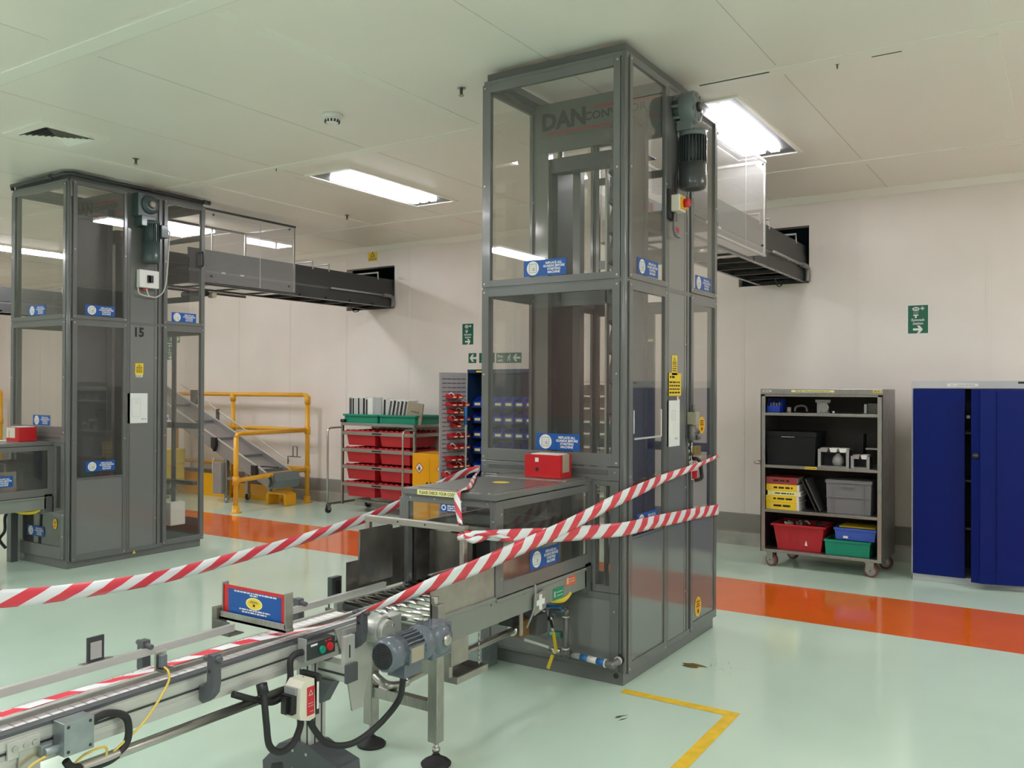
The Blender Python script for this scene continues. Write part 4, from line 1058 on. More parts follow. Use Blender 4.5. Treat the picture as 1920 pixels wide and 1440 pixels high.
# isolator on the column
b = MB().prism([(2.190, .435), (2.195, .525), (2.215, .545), (2.262, .545), (2.268, .40), (2.24, .395), (2.195, .41)], 'x', -2.465, -2.385, CREAM)
b.box(-2.46, -2.40, 2.184, 2.192, .50, .525, CASTW)
b.cyl((-2.43, 2.25, .545), (-2.43, 2.25, .5455), .004, INK, 8)
IS = bp(b, 'isolator_switch', 'cream isolator box with black rotary knob', .005)
MB().box(-2.458, -2.402, 2.168, 2.190, .432, .500, BLACK).box(-2.445, -2.42, 2.155, 2.17, .435, .495, BLACK).build('knob', IS, world=True)
b = MB().at(onX(-2.3845, 2.243, .468)); b.plate(-.018, .018, -.052, .052, REDD); b.poly([(-.012, .02), (.012, .02), (0, .042)], .0013, PAPERG); b.poly([(-.007, .024), (.007, .024), (0, .036)], .0016, REDD)
b.scribble(-.004, .012, -.04, .003, PAPERG, .0014, 3); b.scribble(-.012, .012, -.01, .003, PAPERG, .0014, 5); b.scribble(-.012, .012, -.02, .003, PAPERG, .0014, 7)
b.build('warning_label', IS, 'red warning label', world=True)
b = MB().box(-2.465, -2.38, 2.268, 2.282, .41, .56, BLACK).box(-2.3805, -2.3795, 2.27, 2.28, .43, .53, WHITE); b.build('back_plate', IS, world=True); IS.location = (.03, .035, 0)
MB().tube([(-2.43, 2.235, .40), (-2.43, 2.235, .365), (-2.43, 2.20, .315), (-2.43, 2.14, .305), (-2.43, 2.09, .345), (-2.43, 2.075, .43), (-2.45, 2.08, .52), (-2.47, 2.085, .56)], .0125, RUBBER, 10, 7).cyl((-2.455, 2.083, .525), (-2.47, 2.086, .56), .02, BLACK, 12).build('conduit_loop', IS, world=True)
MB().tube([(-2.41, 2.265, .40), (-2.405, 2.275, .355), (-2.39, 2.34, .275), (-2.36, 2.44, .25), (-2.32, 2.54, .295), (-2.27, 2.60, .38), (-2.225, 2.575, .47), (-2.205, 2.55, .55)], .0125, RUBBER, 10, 8).build('motor_cable', IS, 'thick black cable looping to the motor', world=True)
# drive end
b = MB().prism([(2.52, .655), (2.76, .655), (2.76, .57), (2.68, .30), (2.62, .30), (2.60, .40), (2.56, .55)], 'x', -2.478, -2.468, ALU)
bp(MB().prism([(2.52, .655), (2.76, .655), (2.76, .57), (2.68, .30), (2.62, .30), (2.60, .40), (2.56, .55)], 'x', -2.712, -2.702, ALU), 'drive_plate', bevel=.002)
b.box(-2.47, -2.462, 2.55, 2.74, .585, .645, ALU)
bp(b, 'drive_plate', bevel=.002)
b = MB().cyl((-2.468, 2.735, .615), (-2.40, 2.735, .615), .058, ALU, 30).cyl((-2.40, 2.735, .615), (-2.375, 2.735, .615), .045, ALU, 28).box(-2.455, -2.40, 2.74, 2.845, .585, .66, ALU)
for a in range(4): b.cyl((-2.376, 2.735 + .033 * math.cos(a * PI / 2 + .6), .615 + .033 * math.sin(a * PI / 2 + .6)), (-2.371, 2.735 + .033 * math.cos(a * PI / 2 + .6), .615 + .033 * math.sin(a * PI / 2 + .6)), .006, STEEL, 8)
bp(b, 'gear_guard', bevel=.003)
MB().cyl((-2.60, 2.70, .42), (-2.52, 2.70, .42), .035, BLACK, 18).build('idler_wheel', BC, world=True)

# galvanised trunking end beside the near lift
one('metal_box', MB().box(-2.955, -2.845, 4.08, 4.245, .0, .125, GALV),
    'small galvanised metal box on the floor under the near roller conveyor', 'metal box', (-2.90, 4.16, 0), bevel=.003)

# ---------------------------------------------------------------- barrier tape
def tape(name_label, path, width, across, k=8, slant=1.2, per=.165):
    P = crom([Vector(p) for p in path], k)
    A = crom([Vector(a) for a in across], k) if len(across) == len(path) else [Vector(across[0])] * len(P)
    Wd = width if isinstance(width, list) else [width] * len(path)
    Ws = crom([Vector((q, 0, 0)) for q in Wd], k)
    v = []; f = []; us = []; L = 0
    rows = 5
    for i, p in enumerate(P):
        if i: L += (P[i] - P[i - 1]).length
        a = A[i].normalized(); wv = Ws[i].x
        d = (P[min(i + 1, len(P) - 1)] - P[max(i - 1, 0)]).normalized(); nrm = d.cross(a).normalized()
        for j in range(rows):
            t = j / (rows - 1) - .5
            fold = .006 * math.cos(t * PI * 2) * (.5 + .5 * math.sin(L * 9))
            v.append(tuple(p + a * t * wv + nrm * fold)); us.append((L / per, -t * slant))
    n = len(P)
    for i in range(n - 1):
        for j in range(rows - 1): f.append((i * rows + j, (i + 1) * rows + j, (i + 1) * rows + j + 1, i * rows + j + 1))
    me = bpy.data.meshes.new('barrier_tape')
    L0 = P[0]
    me.from_pydata([tuple(Vector(q) - L0) for q in v], [], f)
    me.materials.append(TAPE)
    uv = me.uv_layers.new(name='UVMap')
    for lp in me.loops: uv.data[lp.index].uv = us[lp.vertex_index]
    for p in me.polygons: p.use_smooth = True
    o = bpy.data.objects.new('barrier_tape', me); COL.objects.link(o); o.location = L0
    so = o.modifiers.new('solid', 'SOLIDIFY'); so.thickness = .0006; so.offset = 0
    return tag(o, name_label, 'barrier tape', 'red and white barrier tapes')
Zv = (0, 0, 1)
tape('red and white tape crossing from the left edge to the near lift corner',
     [(-2.50, .90, 1.12), (-2.66, 1.33, .992), (-2.88, 1.93, .905), (-3.02, 2.47, .885), (-3.06, 3.1, .92), (-3.06, 3.6, .99), (-3.05, 4.15, 1.11), (-3.005, 4.275, 1.135)],
     [.06, .055, .05, .05, .048, .046, .042, .03], [Zv], per=.205, slant=1.6)
tape('red and white tape hanging over the near hood lid down to the knot',
     [(-3.0, 4.275, 1.13), (-2.80, 3.95, 1.14), (-2.52, 3.50, 1.135), (-2.44, 3.30, 1.128), (-2.40, 3.24, 1.09), (-2.33, 3.16, 1.03), (-2.27, 3.085, 1.02)],
     [.035, .06, .075, .075, .065, .05, .035], [(.7, -.7, .0), (.75, -.6, .1), (.8, -.6, 0), (.8, -.5, .2), (.85, -.4, .0), (.85, -.4, .1), (.85, -.3, .2)])
tape('red and white tape tied to the crossbar and drawn level round the near lift',
     [(-2.235, 3.07, .985), (-2.20, 3.16, .968), (-2.165, 3.40, .935), (-2.13, 3.75, .895), (-2.08, 4.10, .868), (-2.03, 4.30, .862), (-2.028, 4.80, .845), (-2.028, 5.30, .822), (-2.028, 5.735, .80)],
     [.02, .04, .065, .072, .074, .074, .074, .072, .07], [Zv])
tape('red and white tape lying along the belt and rising across the hood',
     [(-2.566, .55, .678), (-2.566, 1.2, .678), (-2.562, 1.7, .683), (-2.535, 2.05, .689), (-2.512, 2.35, .680), (-2.45, 2.56, .692), (-2.31, 2.71, .758), (-2.222, 2.90, .812), (-2.15, 3.45, .885), (-2.09, 3.95, .97), (-2.03, 4.30, 1.045), (-2.02, 4.75, 1.09), (-1.985, 5.30, 1.145), (-2.028, 5.735, 1.165)],
     [.036, .036, .036, .038, .04, .046, .06, .07, .072, .07, .07, .055, .03, .025], [(1, 0, -.05), (1, 0, -.05), (1, 0, -.05), (1, 0, -.1), (1, 0, -.1), (.9, 0, .5), (.5, 0, .9), (.2, 0, 1), Zv, Zv, Zv, Zv, Zv, Zv])
K0 = thing('tape_knot', 'knotted tape ends tied round the crossbar post', 'tape knot', (-2.245, 3.09, .97))
def strip(path, w, acr, name='tape_end'):
    o = tape('x', path, w, acr, 5)
    for q in ('label', 'category', 'group'): del o[q]
    o.name = name; o.parent = K0; o.location = Vector(o.location) - K0.location
strip([(-2.275, 3.072, .965), (-2.225, 3.068, .97), (-2.205, 3.10, .975), (-2.225, 3.12, .972)], .03, [Zv], 'tape_wrap')
strip([(-2.235, 3.06, .97), (-2.20, 3.10, .985), (-2.17, 3.16, .975), (-2.16, 3.24, .955), (-2.15, 3.33, .925)], .022, [(0, .3, 1)])
strip([(-2.225, 3.06, .965), (-2.20, 3.08, .955), (-2.185, 3.14, .96), (-2.18, 3.2, .975)], .035, [(0, -.5, 1)])

# ---------------------------------------------------------------- stainless shelf trolley
def caster(mb_parent, x, y, z1, r, wheel, rz=0., nm='caster'):
    m_ = MB().at(Matrix.Translation((x, y, 0)) @ Matrix.Rotation(rz, 4, 'Z'))
    m_.cyl((-.018, 0, r), (.018, 0, r), r, wheel, 22).cyl((-.019, 0, r), (.019, 0, r), r * .72, CASTW, 20)
    m_.box(-.028, -.022, -.03, .04, r * .8, z1 - .01, STEEL).box(.022, .028, -.03, .04, r * .8, z1 - .01, STEEL).box(-.035, .035, -.035, .045, z1 - .014, z1, STEEL)
    m_.cyl((-.03, 0, r), (.03, 0, r), .008, STEELD, 8)
    return m_.build(nm, mb_parent, world=True)
TR = thing('shelf_trolley', 'stainless steel shelf trolley against the wall left of the blue cupboard', 'trolley', (-1.89, 8.23, 0))
tx0, tx1, ty0, ty1, tz0, tz1 = -2.415, -1.365, 7.93, 8.53, .135, 1.625
def tb(mb, name, label=None, bevel=.003): return mb.build(name, TR, label, bevel, world=True)
tb(MB().box(tx0, tx1, ty0 - .004, ty1, 1.575, tz1, STEELB).box(tx0, tx1, ty0 + .0, ty0 + .03, 1.555, 1.575, STEELB), 'top')
tb(MB().box(tx0, tx0 + .012, ty0, ty1, tz0, 1.575, STEELB).box(tx0, tx0 + .042, ty0, ty0 + .012, tz0, 1.575, STEELB), 'side_panel')
tb(MB().box(tx1 - .012, tx1, ty0, ty1, tz0, 1.575, STEELB).box(tx1 - .045, tx1, ty0, ty0 + .012, tz0, 1.575, STEELB), 'side_panel')
tb(MB().box(tx0, tx1, ty1 - .01, ty1, tz0, 1.575, TRBACK), 'back_panel')
SH = [.135, .500, .905, 1.382]
for z in SH:
    tb(MB().box(tx0 + .012, tx1 - .012, ty0 + .002, ty1 - .01, z, z + .026, STEELB), 'shelf', None, .002)
tb(MB().tube([(tx0, ty0 + .05, .94), (tx0 - .05, ty0 + .05, .94), (tx0 - .075, ty0 + .08, .94), (tx0 - .075, ty1 - .12, .94), (tx0 - .05, ty1 - .08, .94), (tx0, ty1 - .08, .94)], .013, STEEL, 12), 'push_handle', None, 0)
for x, y in ((tx0 + .09, ty0 + .06), (tx1 - .10, ty0 + .05), (tx0 + .16, ty1 - .09), (tx1 - .06, ty1 - .09)):
    caster(TR, x, y, .135, .058, REDW, 1.15 if x < -2 else 1.4)
for x0, x1, mt in ((tx0 + .02, tx0 + .10, WHITE), (tx0 + .28, tx0 + .65, YELP), (tx1 - .08, tx1 - .015, YELS)):
    b = MB().at(onF((x0 + x1) / 2, ty0 - .0045, 1.605)); w2 = (x1 - x0) / 2; b.plate(-w2, w2, -.009, .009, mt); b.scribble(-w2 * .8, w2 * .8, -.003, .006, INKG, .0013, 2); b.build('shelf_label', TR, world=True)
b = MB().at(onF(-1.965, ty0 + .0015, .918)); b.plate(-.052, .052, -.011, .011, YELS); b.scribble(-.045, .045, -.003, .006, INK, .0013, 4); b.build('shelf_label', TR, world=True)
def crate(name, x0, x1, y0, y1, z0, z1, mt, label, cat='crate', flare=.02, rim=.012, hollow=True, group=None, ribs=0):
    T = thing(name, label, cat, ((x0 + x1) / 2, (y0 + y1) / 2, z0), group=group)
    t = .006
    b = MB(); o0 = (x0 + flare, x1 - flare, y0 + flare, y1 - flare, z0); o1 = (x0, x1, y0, y1, z1)
    i0 = (o0[0] + t, o0[1] - t, o0[2] + t, o0[3] - t, z0 + t); i1 = (x0 + t, x1 - t, y0 + t, y1 - t, z1)
    C4 = lambda q: [(q[0], q[2], q[4]), (q[1], q[2], q[4]), (q[1], q[3], q[4]), (q[0], q[3], q[4])]
    v = C4(o0) + C4(o1) + C4(i0) + C4(i1)
    f = [(0, 3, 2, 1), (8, 9, 10, 11)]
    for k in range(4):
        n = (k + 1) % 4
        f += [(k, n, 4 + n, 4 + k), (8 + n, 8 + k, 12 + k, 12 + n), (4 + k, 4 + n, 12 + n, 12 + k)]
    b.add(v, f, mt)
    for i in range(ribs):
        xx = x0 + flare + .03 + (x1 - x0 - 2 * flare - .06) * i / (ribs - 1)
        b.add([(xx - .006, y0 + flare - .003, z0 + .004), (xx + .006, y0 + flare - .003, z0 + .004), (xx + .006, y0 - .003, z1 - .02), (xx - .006, y0 - .003, z1 - .02)], [(0, 1, 2, 3)], mt)
    b.build('crate_body', T, None, .003, world=True)
    MB().ring('Z', (x0 - rim, x1 + rim, y0 - rim, y1 + rim), (x0 + .002, x1 - .002, y0 + .002, y1 - .002), z1 - .02, z1, mt).build('rim', T, None, .003, world=True)
    return T
# bottom shelf
z = SH[0] + .0265
T = crate('storage_crate', -2.315, -1.862, 7.98, 8.36, z, .395, RED, 'red tapered crate heaped with parts on the trolley bottom shelf', flare=.035, rim=.016, ribs=5)
b = MB().at(onF(-2.02, 7.993, .235)); b.poly([(-.012, -.02), (.012, -.025), (.003, .02), (-.002, .02)], .001, WHITE); b.build('white_tag', T, world=True)
b = MB().box(-2.28, -1.90, 8.02, 8.33, .34, .35, BLACK)
b.build('crate_liner', T, world=True)
r = random.Random(11)
for i in range(9):
    x, y = r.uniform(-2.25, -1.95), r.uniform(8.05, 8.2)
    m_ = MB().at(Matrix.Translation((x, y, .385)) @ Matrix.Rotation(r.uniform(0, 3), 4, 'Z') @ Matrix.Rotation(r.uniform(-.6, .6), 4, 'X'))
    if i % 3 == 0: m_.cyl((-.03, 0, 0), (.03, 0, 0), .02, CASTW, 12)
    elif i % 3 == 1: m_.box(-.03, .03, -.02, .02, -.025, .02, BLACK)
    else: m_.tube([(-.03, 0, 0), (0, .01, .025), (.03, 0, .0)], .008, WHITE, 8, 3)
    o = m_.build('spare_part'); tag(o, 'small loose machine part heaped in the red crate on the trolley', 'machine part', 'loose parts heaped in the red crate')
T = crate('storage_tray', -1.855, -1.475, 7.975, 8.30, z, .295, GREENT, 'green tray under the blue tray on the trolley bottom shelf', 'tray', .008, .006)
T = crate('storage_tray', -1.775, -1.43, 7.985, 8.32, .297, .405, BLUET, 'blue tray stacked on the green tray on the trolley', 'tray', .012, .006)
b = MB().at(onF(-1.68, 7.9865, .325)); b.plate(-.02, .02, -.010, .010, WHITE); b.build('white_label', T, world=True)
one('folder', MB().box(-1.74, -1.44, 8.02, 8.28, .4055, .417, YELM), 'dull yellow folder lying on the blue tray', 'folder', (-1.59, 8.15, .4055))
# third shelf: binders, leaning files, grey crate
z = SH[1] + .0265
def binder(x0, x1, y0, y1, z0, z1, mt, label, seed, edge=WHITE, group='lying ring binders'):
    T = thing('ring_binder', label, 'binder', ((x0 + x1) / 2, (y0 + y1) / 2, z0), group=group)
    MB().box(x0, x1, y0 + .002, y1, z0, z0 + .003, edge).box(x0, x1, y0 + .002, y1, z1 - .003, z1, edge).box(x0, x1, y0, y0 + .003, z0, z1, mt).build('cover', T, world=True)
    MB().box(x0 + .012, x1 - .012, y0 + .006, y1 - .006, z0 + .004, z1 - .004, PAPER).build('pages', T, world=True)
    b = MB().at(onF((x0 + x1) / 2, y0 - .0002, (z0 + z1) / 2)); w2 = (x1 - x0) / 2; h2 = (z1 - z0) / 2
    b.scribble(-w2 * .55, w2 * .6, -h2 * .25, h2 * .55, INK, .0006, seed); b.rect(-w2 * .85, -w2 * .70, -h2 * .6, h2 * .6, .0006, INKG); b.rect(-w2 * .845, -w2 * .705, -h2 * .55, h2 * .55, .0008, mt)
    if mt in (YELS, YELP): b.rect(w2 * .86, w2, -h2, h2, .0006, WHITE)
    b.build('spine_label', T, world=True)
hz = [(z, .066, YELS, 'bottom yellow ring binder of the trolley stack', -2.378), (z + .067, .058, YELS, 'second yellow ring binder up in the trolley stack', -2.380), (z + .126, .040, YELP, 'pale yellow-green thin binder in the trolley stack', -2.365), (z + .167, .060, YELS, 'top yellow ring binder under the red one on the trolley', -2.376)]
for i, (zz, hh, mt, lb, xx) in enumerate(hz): binder(xx + .006, xx + .302, 7.965, 8.24, zz, zz + hh, mt, lb, i)
binder(-2.372, -2.095, 7.97, 8.24, z + .2275, z + .292, PINKRED, 'dark red binder on top of the trolley binder stack', 9, PINKRED)
for i, (dx, lb, mt) in enumerate(((0, 'dark flat file leaning on the binder stack, nearer of two', MOTORD), (.035, 'dark flat file leaning on the binder stack, further of two', GREYD))):
    p0 = Vector((-1.935 + dx, 8.0, z + .006)); p1 = Vector((-2.065 + dx, 8.0, z + .285))
    m_ = MB().bar(p0 + Vector((0, .12, 0)), p1 + Vector((0, .12, 0)), .24, .010, mt, up=(0, 1, 0) if False else (1, 0, .5))
    one('flat_file', m_, lb, 'file', (-1.96 + dx, 8.12, z), group='leaning files on the trolley')
T = crate('storage_crate', -1.845, -1.465, 7.98, 8.30, z, .815, GREYBOX, 'grey lidded plastic crate on the third trolley shelf', flare=.008, rim=.007)
b = MB().box(-1.85, -1.46, 7.975, 8.305, .815, .824, GREYBOX).box(-1.72, -1.60, 7.966, 7.972, .762, .785, GREYBOX).box(-1.845, -1.465, 7.974, 7.983, .668, .676, GREYBOX)
for xx in (-1.78, -1.53): b.box(xx - .004, xx + .004, 7.974, 7.983, z + .01, .79, GREYBOX)
b.build('crate_lid', T, None, .002, world=True)
# second shelf
z = SH[2] + .0265
T = crate('storage_crate', -2.385, -1.935, 7.985, 8.36, z, 1.215, BLKBOX, 'large black crate on the second trolley shelf', flare=.012, rim=.008)
MB().box(-2.392, -1.928, 7.978, 8.365, 1.215, 1.235, BLKBOX).box(-2.24, -2.12, 7.974, 7.979, 1.185, 1.192, CASTW).build('crate_lid', T, None, .003, world=True)
def rack(x0, x1, z1, label, n):
    T = thing('parts_rack', label, 'parts rack', ((x0 + x1) / 2, 8.08, z), group='small steel part racks')
    MB().box(x0, x1, 7.99, 8.16, z, z + .012, STEEL).box(x0, x1, 8.155, 8.16, z, z1, MOTORD).build('rack_base', T, world=True)
    for xx in (x0, x1): MB().box(xx - .012, xx + .012, 7.985, 8.0, z, z1 - .01, CASTW).box(xx - .003, xx + .003, 8.0, 8.16, z, z1 - .02, MOTORD).build('rack_side', T, world=True)
    for i in range(n):
        xx = x0 + (x1 - x0) * (i + .5) / n; ww = (x1 - x0) / n * .42
        MB().prism([(xx - ww, z1), (xx + ww, z1), (xx + ww * .7, z1 - .035), (xx - ww * .7, z1 - .035)], 'y', 7.985, 8.12, PAPER if i else CASTW).build('clip', T, world=True)
rack(-1.905, -1.665, 1.10, 'wider white and steel parts rack beside the black crate', 3)
one('bag', MB().lathe([(.035, 0), (.05, .03), (.045, .07), (.02, .10), (.008, .11)], (-1.76, 8.06, z + .012), CASTW, 14), 'crumpled clear bag inside the wider parts rack', 'bag', (-1.76, 8.06, z + .012))
rack(-1.625, -1.495, 1.05, 'narrower parts rack at the right of the second trolley shelf', 2)
one('bracket', MB().box(-1.60, -1.43, 8.25, 8.40, z, z + .02, MOTORD).box(-1.60, -1.585, 8.25, 8.40, z, 1.22, BLACK).box(-1.45, -1.43, 8.25, 8.40, z, 1.25, STEELD).box(-1.52, -1.43, 8.25, 8.26, 1.225, 1.235, BLACK).box(-1.56, -1.44, 8.22, 8.40, 1.085, 1.10, STEEL),
    'dark steel bracket standing behind the narrower parts rack', 'bracket', (-1.52, 8.3, z))
# top shelf
z = SH[3] + .0265
T = thing('parts_bin', 'blue open-fronted bin on the top trolley shelf', 'parts bin', (-2.31, 8.05, z))
MB().prism([(7.975, z), (8.15, z), (8.15, z + .125), (8.05, z + .125), (7.975, z + .06)], 'x', -2.372, -2.367, BLUEP).prism([(7.975, z), (8.15, z), (8.15, z + .125), (8.05, z + .125), (7.975, z + .06)], 'x', -2.250, -2.245, BLUEP).box(-2.37, -2.245, 7.975, 7.98, z, z + .06, BLUEP).box(-2.37, -2.245, 8.145, 8.15, z, z + .125, BLUEP).box(-2.37, -2.245, 7.975, 8.15, z, z + .004, BLUEP).build('bin_body', T, world=True)
for i in range(4):
    one('fitting', MB().cyl((-2.345 + i * .026, 8.02, z + .005), (-2.345 + i * .026, 8.02, z + .085 + .008 * (i % 2)), .0095, CASTW, 10), '%s pale fitting from the left in the blue trolley bin' % ORD[i], 'fitting', (-2.345 + i * .026, 8.02, z), 'fittings in the blue bin')
one('valve_part', MB().tube([(-2.14, 8.06, z + .01), (-2.13, 8.06, z + .05), (-2.08, 8.06, z + .065), (-2.04, 8.06, z + .05), (-2.03, 8.06, z + .01)], .012, STEELD, 8, 4).cyl((-2.19, 8.05, z), (-2.19, 8.05, z + .05), .02, BEIGE, 12), 'dark curved valve part on the top trolley shelf', 'machine part', (-2.1, 8.06, z))
one('pump_part', MB().box(-1.93, -1.84, 8.0, 8.10, z, z + .10, CASTW).cyl((-1.87, 7.99, z + .05), (-1.87, 8.1, z + .05), .045, STEELB, 18).box(-1.95, -1.82, 8.02, 8.05, z + .095, z + .12, CASTW).cyl((-1.79, 8.02, z), (-1.79, 8.02, z + .02), .015, STEEL, 10), 'pale metal pump part in the middle of the top trolley shelf', 'machine part', (-1.88, 8.05, z), bevel=.004)
one('angle_part', MB().box(-1.535, -1.515, 8.02, 8.10, z, z + .085, PAPERG).box(-1.51, -1.42, 8.06, 8.12, z, z + .09, STEELD).box(-1.55, -1.41, 8.0, 8.14, z, z + .006, MOTORD), 'steel angle piece at the right end of the top trolley shelf', 'machine part', (-1.48, 8.07, z))

# ---------------------------------------------------------------- blue cupboard at the right
CB = thing('storage_cupboard', 'grey steel cupboard with deep blue doors at the right edge', 'cupboard', (-.70, 8.4, 0))
def cbp(mb, name, label=None, bevel=.003, parent=None): return mb.build(name, parent or CB, label, bevel, world=True)
cx0, cx1 = -1.164, -.24
ALUG = mat('cupboard_grey', (.50, .51, .52), .4)
b = MB().box(cx0, cx1, 8.095, 8.62, 1.632, 1.698, ALUG).box(cx0, cx0 + .012, 8.095, 8.62, 0, 1.632, ALUG).box(cx1 - .012, cx1, 8.095, 8.62, 0, 1.632, ALUG).box(cx0, cx1, 8.61, 8.62, 0, 1.64, ALUG).box(cx0, cx1, 8.095, 8.62, 0, .058, ALUG)
for zz in (.45, .85, 1.25): b.box(cx0, cx1, 8.16, 8.61, zz, zz + .02, MOTORD)
b.box(cx0 + .012, cx1 - .012, 8.58, 8.61, .06, 1.63, DARK)
cbp(b, 'cupboard_body')
cbp(MB().box(cx0 + .013, -.756, 8.078, 8.095, .058, 1.627, BLUE).box(-.78, -.756, 8.095, 8.115, .058, 1.627, BLUE), 'door', 'closed blue left door')
dr_ = cbp(MB().bar((-.700, 7.985, .84), (-.625, 7.972, .84), .02, 1.575, BLUE).bar((-.625, 7.972, .84), (-.255, 8.085, .84), .02, 1.575, BLUE).bar((-.637, 7.955, .838), (-.30, 8.05, .838), .016, 1.57, BLUE), 'door', 'blue right door standing ajar')
cbp(MB().bar((-.52, 7.98, .838), (-.515, 7.981, .838), .017, 1.56, BLUE), 'door_seam', None, 0, dr_)
b = MB().cyl((-.665, 7.978, 1.09), (-.668, 7.945, 1.09), .024, BLACK, 18).box(-.68, -.652, 7.94, 7.948, 1.084, 1.096, STEELD); cbp(b, 'door_lock', 'round black lock', 0, dr_)
b = MB().at(onF(-.775, 8.0945, 1.662)); b.plate(-.115, .115, -.012, .012, PAPER); b.text('NO 2   CLEANING MATERIALS', 0, -.005, .0135, INKG, .0013, True); b.build('name_strip', CB, 'white lettered strip', world=True)
b = MB().at(onF(-.345, 8.0945, 1.682)); b.plate(-.03, .03, -.008, .008, INK); b.build('maker_plate', CB, world=True)
cbp(MB().box(-.748, -.72, 8.10, 8.13, 1.385, 1.41, CASTW), 'latch')

# ---------------------------------------------------------------- yellow handrails
def rail(label, segs, posts, group='yellow tubular handrails'):
    T = thing('handrail', label, 'handrail', (segs[0][0][0], segs[0][0][1], 0), group=group)
    for s in segs:
        m_ = MB().tube(s, .030, YELLOW, 14)
        m_.build('rail_tube', T, world=True)
    for x, y, h, fits in posts:
        m_ = MB().cyl((x, y, 0), (x, y, h), .032, YELLOW, 16)
        p = m_.build('post', T, world=True)
        MB().lathe([(.075, 0), (.075, .012), (.048, .018), (.044, .09), (.034, .095)], (x, y, 0), YELLOW, 20).build('base_flange', p, world=True)
        for fz in fits: MB().cyl((x, y, fz - .055), (x, y, fz + .055), .042, YELLOW, 16).build('clamp_fitting', p, world=True)
Yr = 8.68
seg = [[(-9.13, Yr, 1.515), (-10.63, Yr, 1.515), (-12.3, Yr, 1.515), (-12.4, Yr, 1.48), (-12.42, Yr, 1.40)],
       [(-9.06, Yr, 1.02), (-12.42, Yr, 1.02)], [(-9.06, Yr, .47), (-12.42, Yr, .47)],
       [(-9.06, 8.68, 1.02), (-9.06, 7.52, 1.02), (-9.06, 7.46, 1.005), (-9.06, 7.44, .96)], [(-9.06, 8.68, .47), (-9.06, 7.44, .415)],
       [(-9.06, Yr, 1.44), (-9.065, Yr, 1.49), (-9.10, Yr, 1.513), (-9.14, Yr, 1.515)]]
rail('yellow tubular handrail with two heights round the sloping conveyor', seg,
     [(-9.06, Yr, 1.45, (1.44, 1.02, .47)), (-9.06, 7.44, .97, (.415,)), (-10.64, Yr, 1.515, (1.47, 1.02)), (-12.42, Yr, 1.42, (1.02, .47)), (-12.0, Yr, 1.515, (1.02,))])
rail('yellow handrail end at the far left edge behind the hood', [[(-17.44, 8.7, 1.48), (-17.47, 8.7, 1.515), (-17.55, 8.7, 1.53), (-18.8, 8.7, 1.53)], [(-17.44, 8.7, .95), (-18.8, 8.7, .95)]],
     [(-17.44, 8.7, 1.5, (.95,)), (-18.8, 8.7, 1.53, ())])

# ---------------------------------------------------------------- sloping conveyor behind the left lift
IC = thing('incline_conveyor', 'grey sloping belt conveyor coming down behind the yellow handrail', 'incline conveyor', (-10.0, 8.22, 0))
def ic(mb, name, label=None, bevel=.003): return mb.build(name, IC, label, bevel, world=True)
iy0, iy1 = 8.0, 8.45
INC = mat('incline_grey', (.30, .275, .265), .35, .3, noise=.05, scale=4)
def slope(x): return 1.387 - (x + 11.326) * .42
xa, xb = -12.2, -9.13
for y in (iy0, iy1 - .01):
    ic(MB().prism([(xa, slope(xa)), (xb, slope(xb)), (-9.06, .36), (-9.10, .265), (xa, slope(xa) - .215)], 'y', y, y + .01, INC), 'side_plate')
    ic(MB().bar((xa, y + .005, slope(xa) + .004), (xb, y + .005, slope(xb) + .004), .024, .016, ALU), 'edge_strip')
ic(MB().prism([(xa, slope(xa) - .07), (xb - .05, slope(xb - .05) - .07), (xb - .05, slope(xb - .05) - .10), (xa, slope(xa) - .10)], 'y', iy0 + .01, iy1 - .01, INC), 'belt')
for xx in (-11.9, -11.35, -10.8, -10.25, -9.72, -9.3): ic(MB().box(xx, xx + .012, iy0 + .015, iy1 - .015, slope(xx) - .075, slope(xx) - .035, GREENT if False else MOTORG), 'belt_cleat')
ic(MB().prism([(-9.14, .455), (-9.03, .47), (-8.98, .36), (-9.02, .25), (-9.12, .26)], 'y', iy0 + .04, iy1 + .03, MOTORG), 'end_cover', 'green-grey end cover')
for xx in (-10.17, -9.33): ic(MB().prism([(xx - .05, slope(xx) + .01), (xx + .04, slope(xx) + .01), (xx + .05, slope(xx) - .10), (xx + .01, slope(xx) - .19), (xx - .05, slope(xx) - .12)], 'y', iy0 - .05, iy0, BLACK), 'clamp_knob', 'black plastic clamp')
ic(MB().box(-9.30, -8.98, iy0 + .05, iy0 + .09, .535, .55, BLACK).tube([(-9.2, iy1, .55), (-9.2, iy1, .66), (-9.15, iy1, .66), (-8.95, iy1, .66)], .008, STEELD, 8).tube([(-9.10, iy1, .66), (-9.10, iy1, .80), (-9.02, iy1, .80), (-9.02, iy1, .66)], .008, STEELD, 8).tube([(-9.06, iy0, .45), (-9.0, iy0, .40), (-9.0, iy0 + .02, .3), (-9.08, iy0, .25)], .012, STEELD, 8, 4), 'product_guide')
ic(MB().tube([(-11.6, iy1 + .02, slope(-11.6) + .16), (-9.2, iy1 + .02, slope(-9.2) + .10)], .010, ALU, 8).box(-11.35, -11.2, iy1, iy1 + .03, slope(-11.3) - .02, slope(-11.3) + .2, STEELD).box(-10.75, -10.7, iy1, iy1 + .03, slope(-10.7) - .02, slope(-10.7) + .17, STEELD), 'side_rail')
for q in ((-10.02, -9.96, iy0 + .02, iy0 + .07, .10, .70), (-10.02, -9.96, iy1 - .06, iy1 - .01, .10, .70), (-9.55, -9.50, iy1 - .06, iy1 - .01, .10, .45)): ic(MB().box(*q, STEELB), 'leg')
